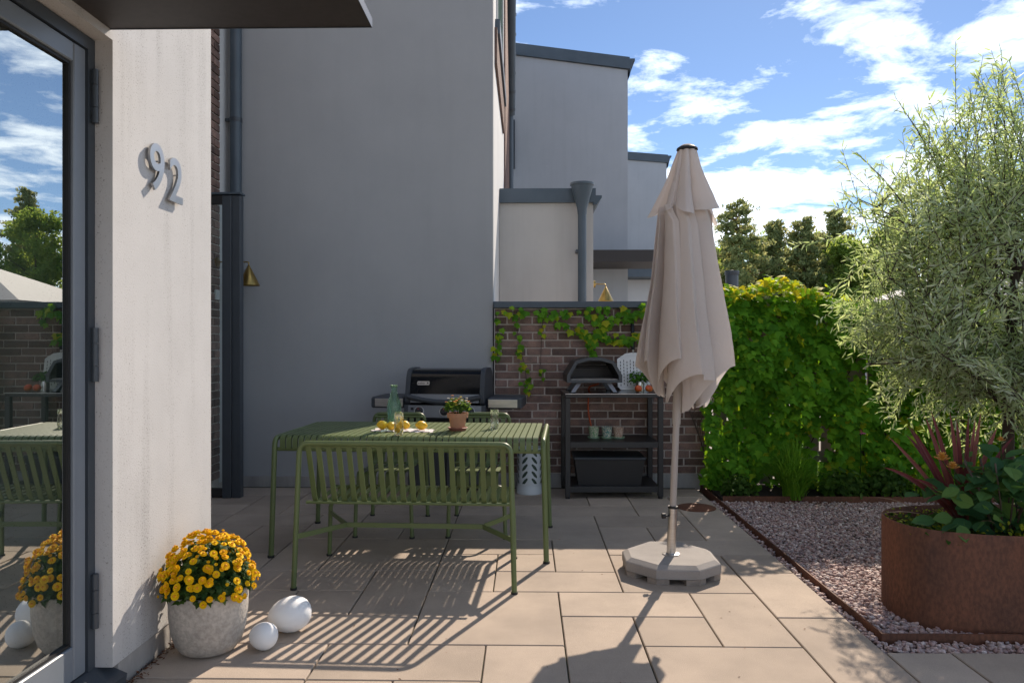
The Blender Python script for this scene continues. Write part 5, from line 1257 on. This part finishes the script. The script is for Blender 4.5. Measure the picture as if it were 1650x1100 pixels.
pine((24.5, 50, 0), 10.0, 'pine hidden mostly behind the silvery tree', 6, .4, .24)
broad((11.2, 47, 0), 7.2, 1.7, 'bright green round tree beside the parasol fabric', 7)
broad((18.8, 44, 0), 7.4, 1.8, 'green broadleaf tree between the pines at right', 8)
broad((22.2, 46, 0), 8.4, 2.2, 'broadleaf tree behind the left edge of the silvery tree', 9)
broad((16.2, 54, 0), 6.0, 1.9, 'low broadleaf tree behind the slender pines', 10)
broad((27.5, 46, 0), 9.5, 2.6, 'broadleaf tree far right behind the silvery tree', 12)
pine((31, 50, 0), 11.5, 'far right pine behind the silvery tree', 13, .4, .24)
broad((34, 46, 0), 10, 2.8, 'rightmost broadleaf tree beyond the fence', 14)
pine((38, 52, 0), 12.5, 'rightmost pine beyond the fence', 15, .35, .24)
for x, y, h, wd, lab, sd_ in ((16.2, 58, 9.4, 2.6, 'broadleaf tree behind the tallest pine', 31), (19.6, 60, 9.8, 2.8, 'broadleaf tree behind the open crowned pine', 32), (22.6, 57, 9.8, 2.9, 'tall broadleaf tree behind the dark pine', 33), (15.6, 49, 5.2, 1.6, 'young low tree under the slender pine', 34), (14.6, 56, 8.4, 2.3, 'broadleaf tree between parasol and tallest pine', 35)):
    broad((x, y, 0), h, wd, lab, sd_)
# undergrowth at the wood edge
nU = 14000; pu = np.stack([rng.uniform(6, 48, nU), rng.uniform(47, 56, nU), np.abs(rng.normal(0, 2.3, nU))], 1)
o = link('undergrowth', scatter_mesh('undergrowth', *TUFT, pu, frames(rng.normal(size=(nU, 3)), rng.normal(size=(nU, 3))), rng.uniform(.2, .55, nU), rng.uniform(0, 1, nU)), M['broadleaf']); tag(o, 'dark green undergrowth at the edge of the wood', 'undergrowth', kind='stuff')
# pale roofed house seen in gaps of the tree and in the door glass
fh = empty('garden_house', (14.5, 24, 0), label='grey garden house with pale sloping roof behind the silvery tree', cat='house')
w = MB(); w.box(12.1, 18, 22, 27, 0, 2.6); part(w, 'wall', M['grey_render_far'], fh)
w = MB(); w.add([(11.7, 21.7, 2.58), (18.4, 21.7, 2.58), (18.4, 27.3, 2.58), (11.7, 27.3, 2.58), (15.0, 24.5, 4.0)], [(3, 2, 1, 0), (0, 1, 4), (1, 2, 4), (2, 3, 4), (3, 0, 4)]); part(w, 'roof', M['roof_dark'], fh)
for x in (12.8, 15.1):
    w = MB(); w.box(x, x + 1.0, 21.96, 21.99, 1.0, 2.1); wi = part(w, 'window', M['pale_render'], fh); w = MB(); w.box(x + .1, x + .9, 21.945, 21.955, 1.1, 2.0); w.build('pane', M['pane_blue'], wi)
w = MB(); w.tube([(5.52, 20, 0), (5.52, 20, 3.22)], .17, 16); w.lathe([(.18, 3.12), (.19, 3.14), (.19, 3.24), (0, 3.26)], 16, (5.52, 20, 0)); tag(w.build('flue_pipe', M['anthracite'], None, smooth=True, angle=40), 'dark round flue pipe above the hedge beside the parasol', 'pipe')
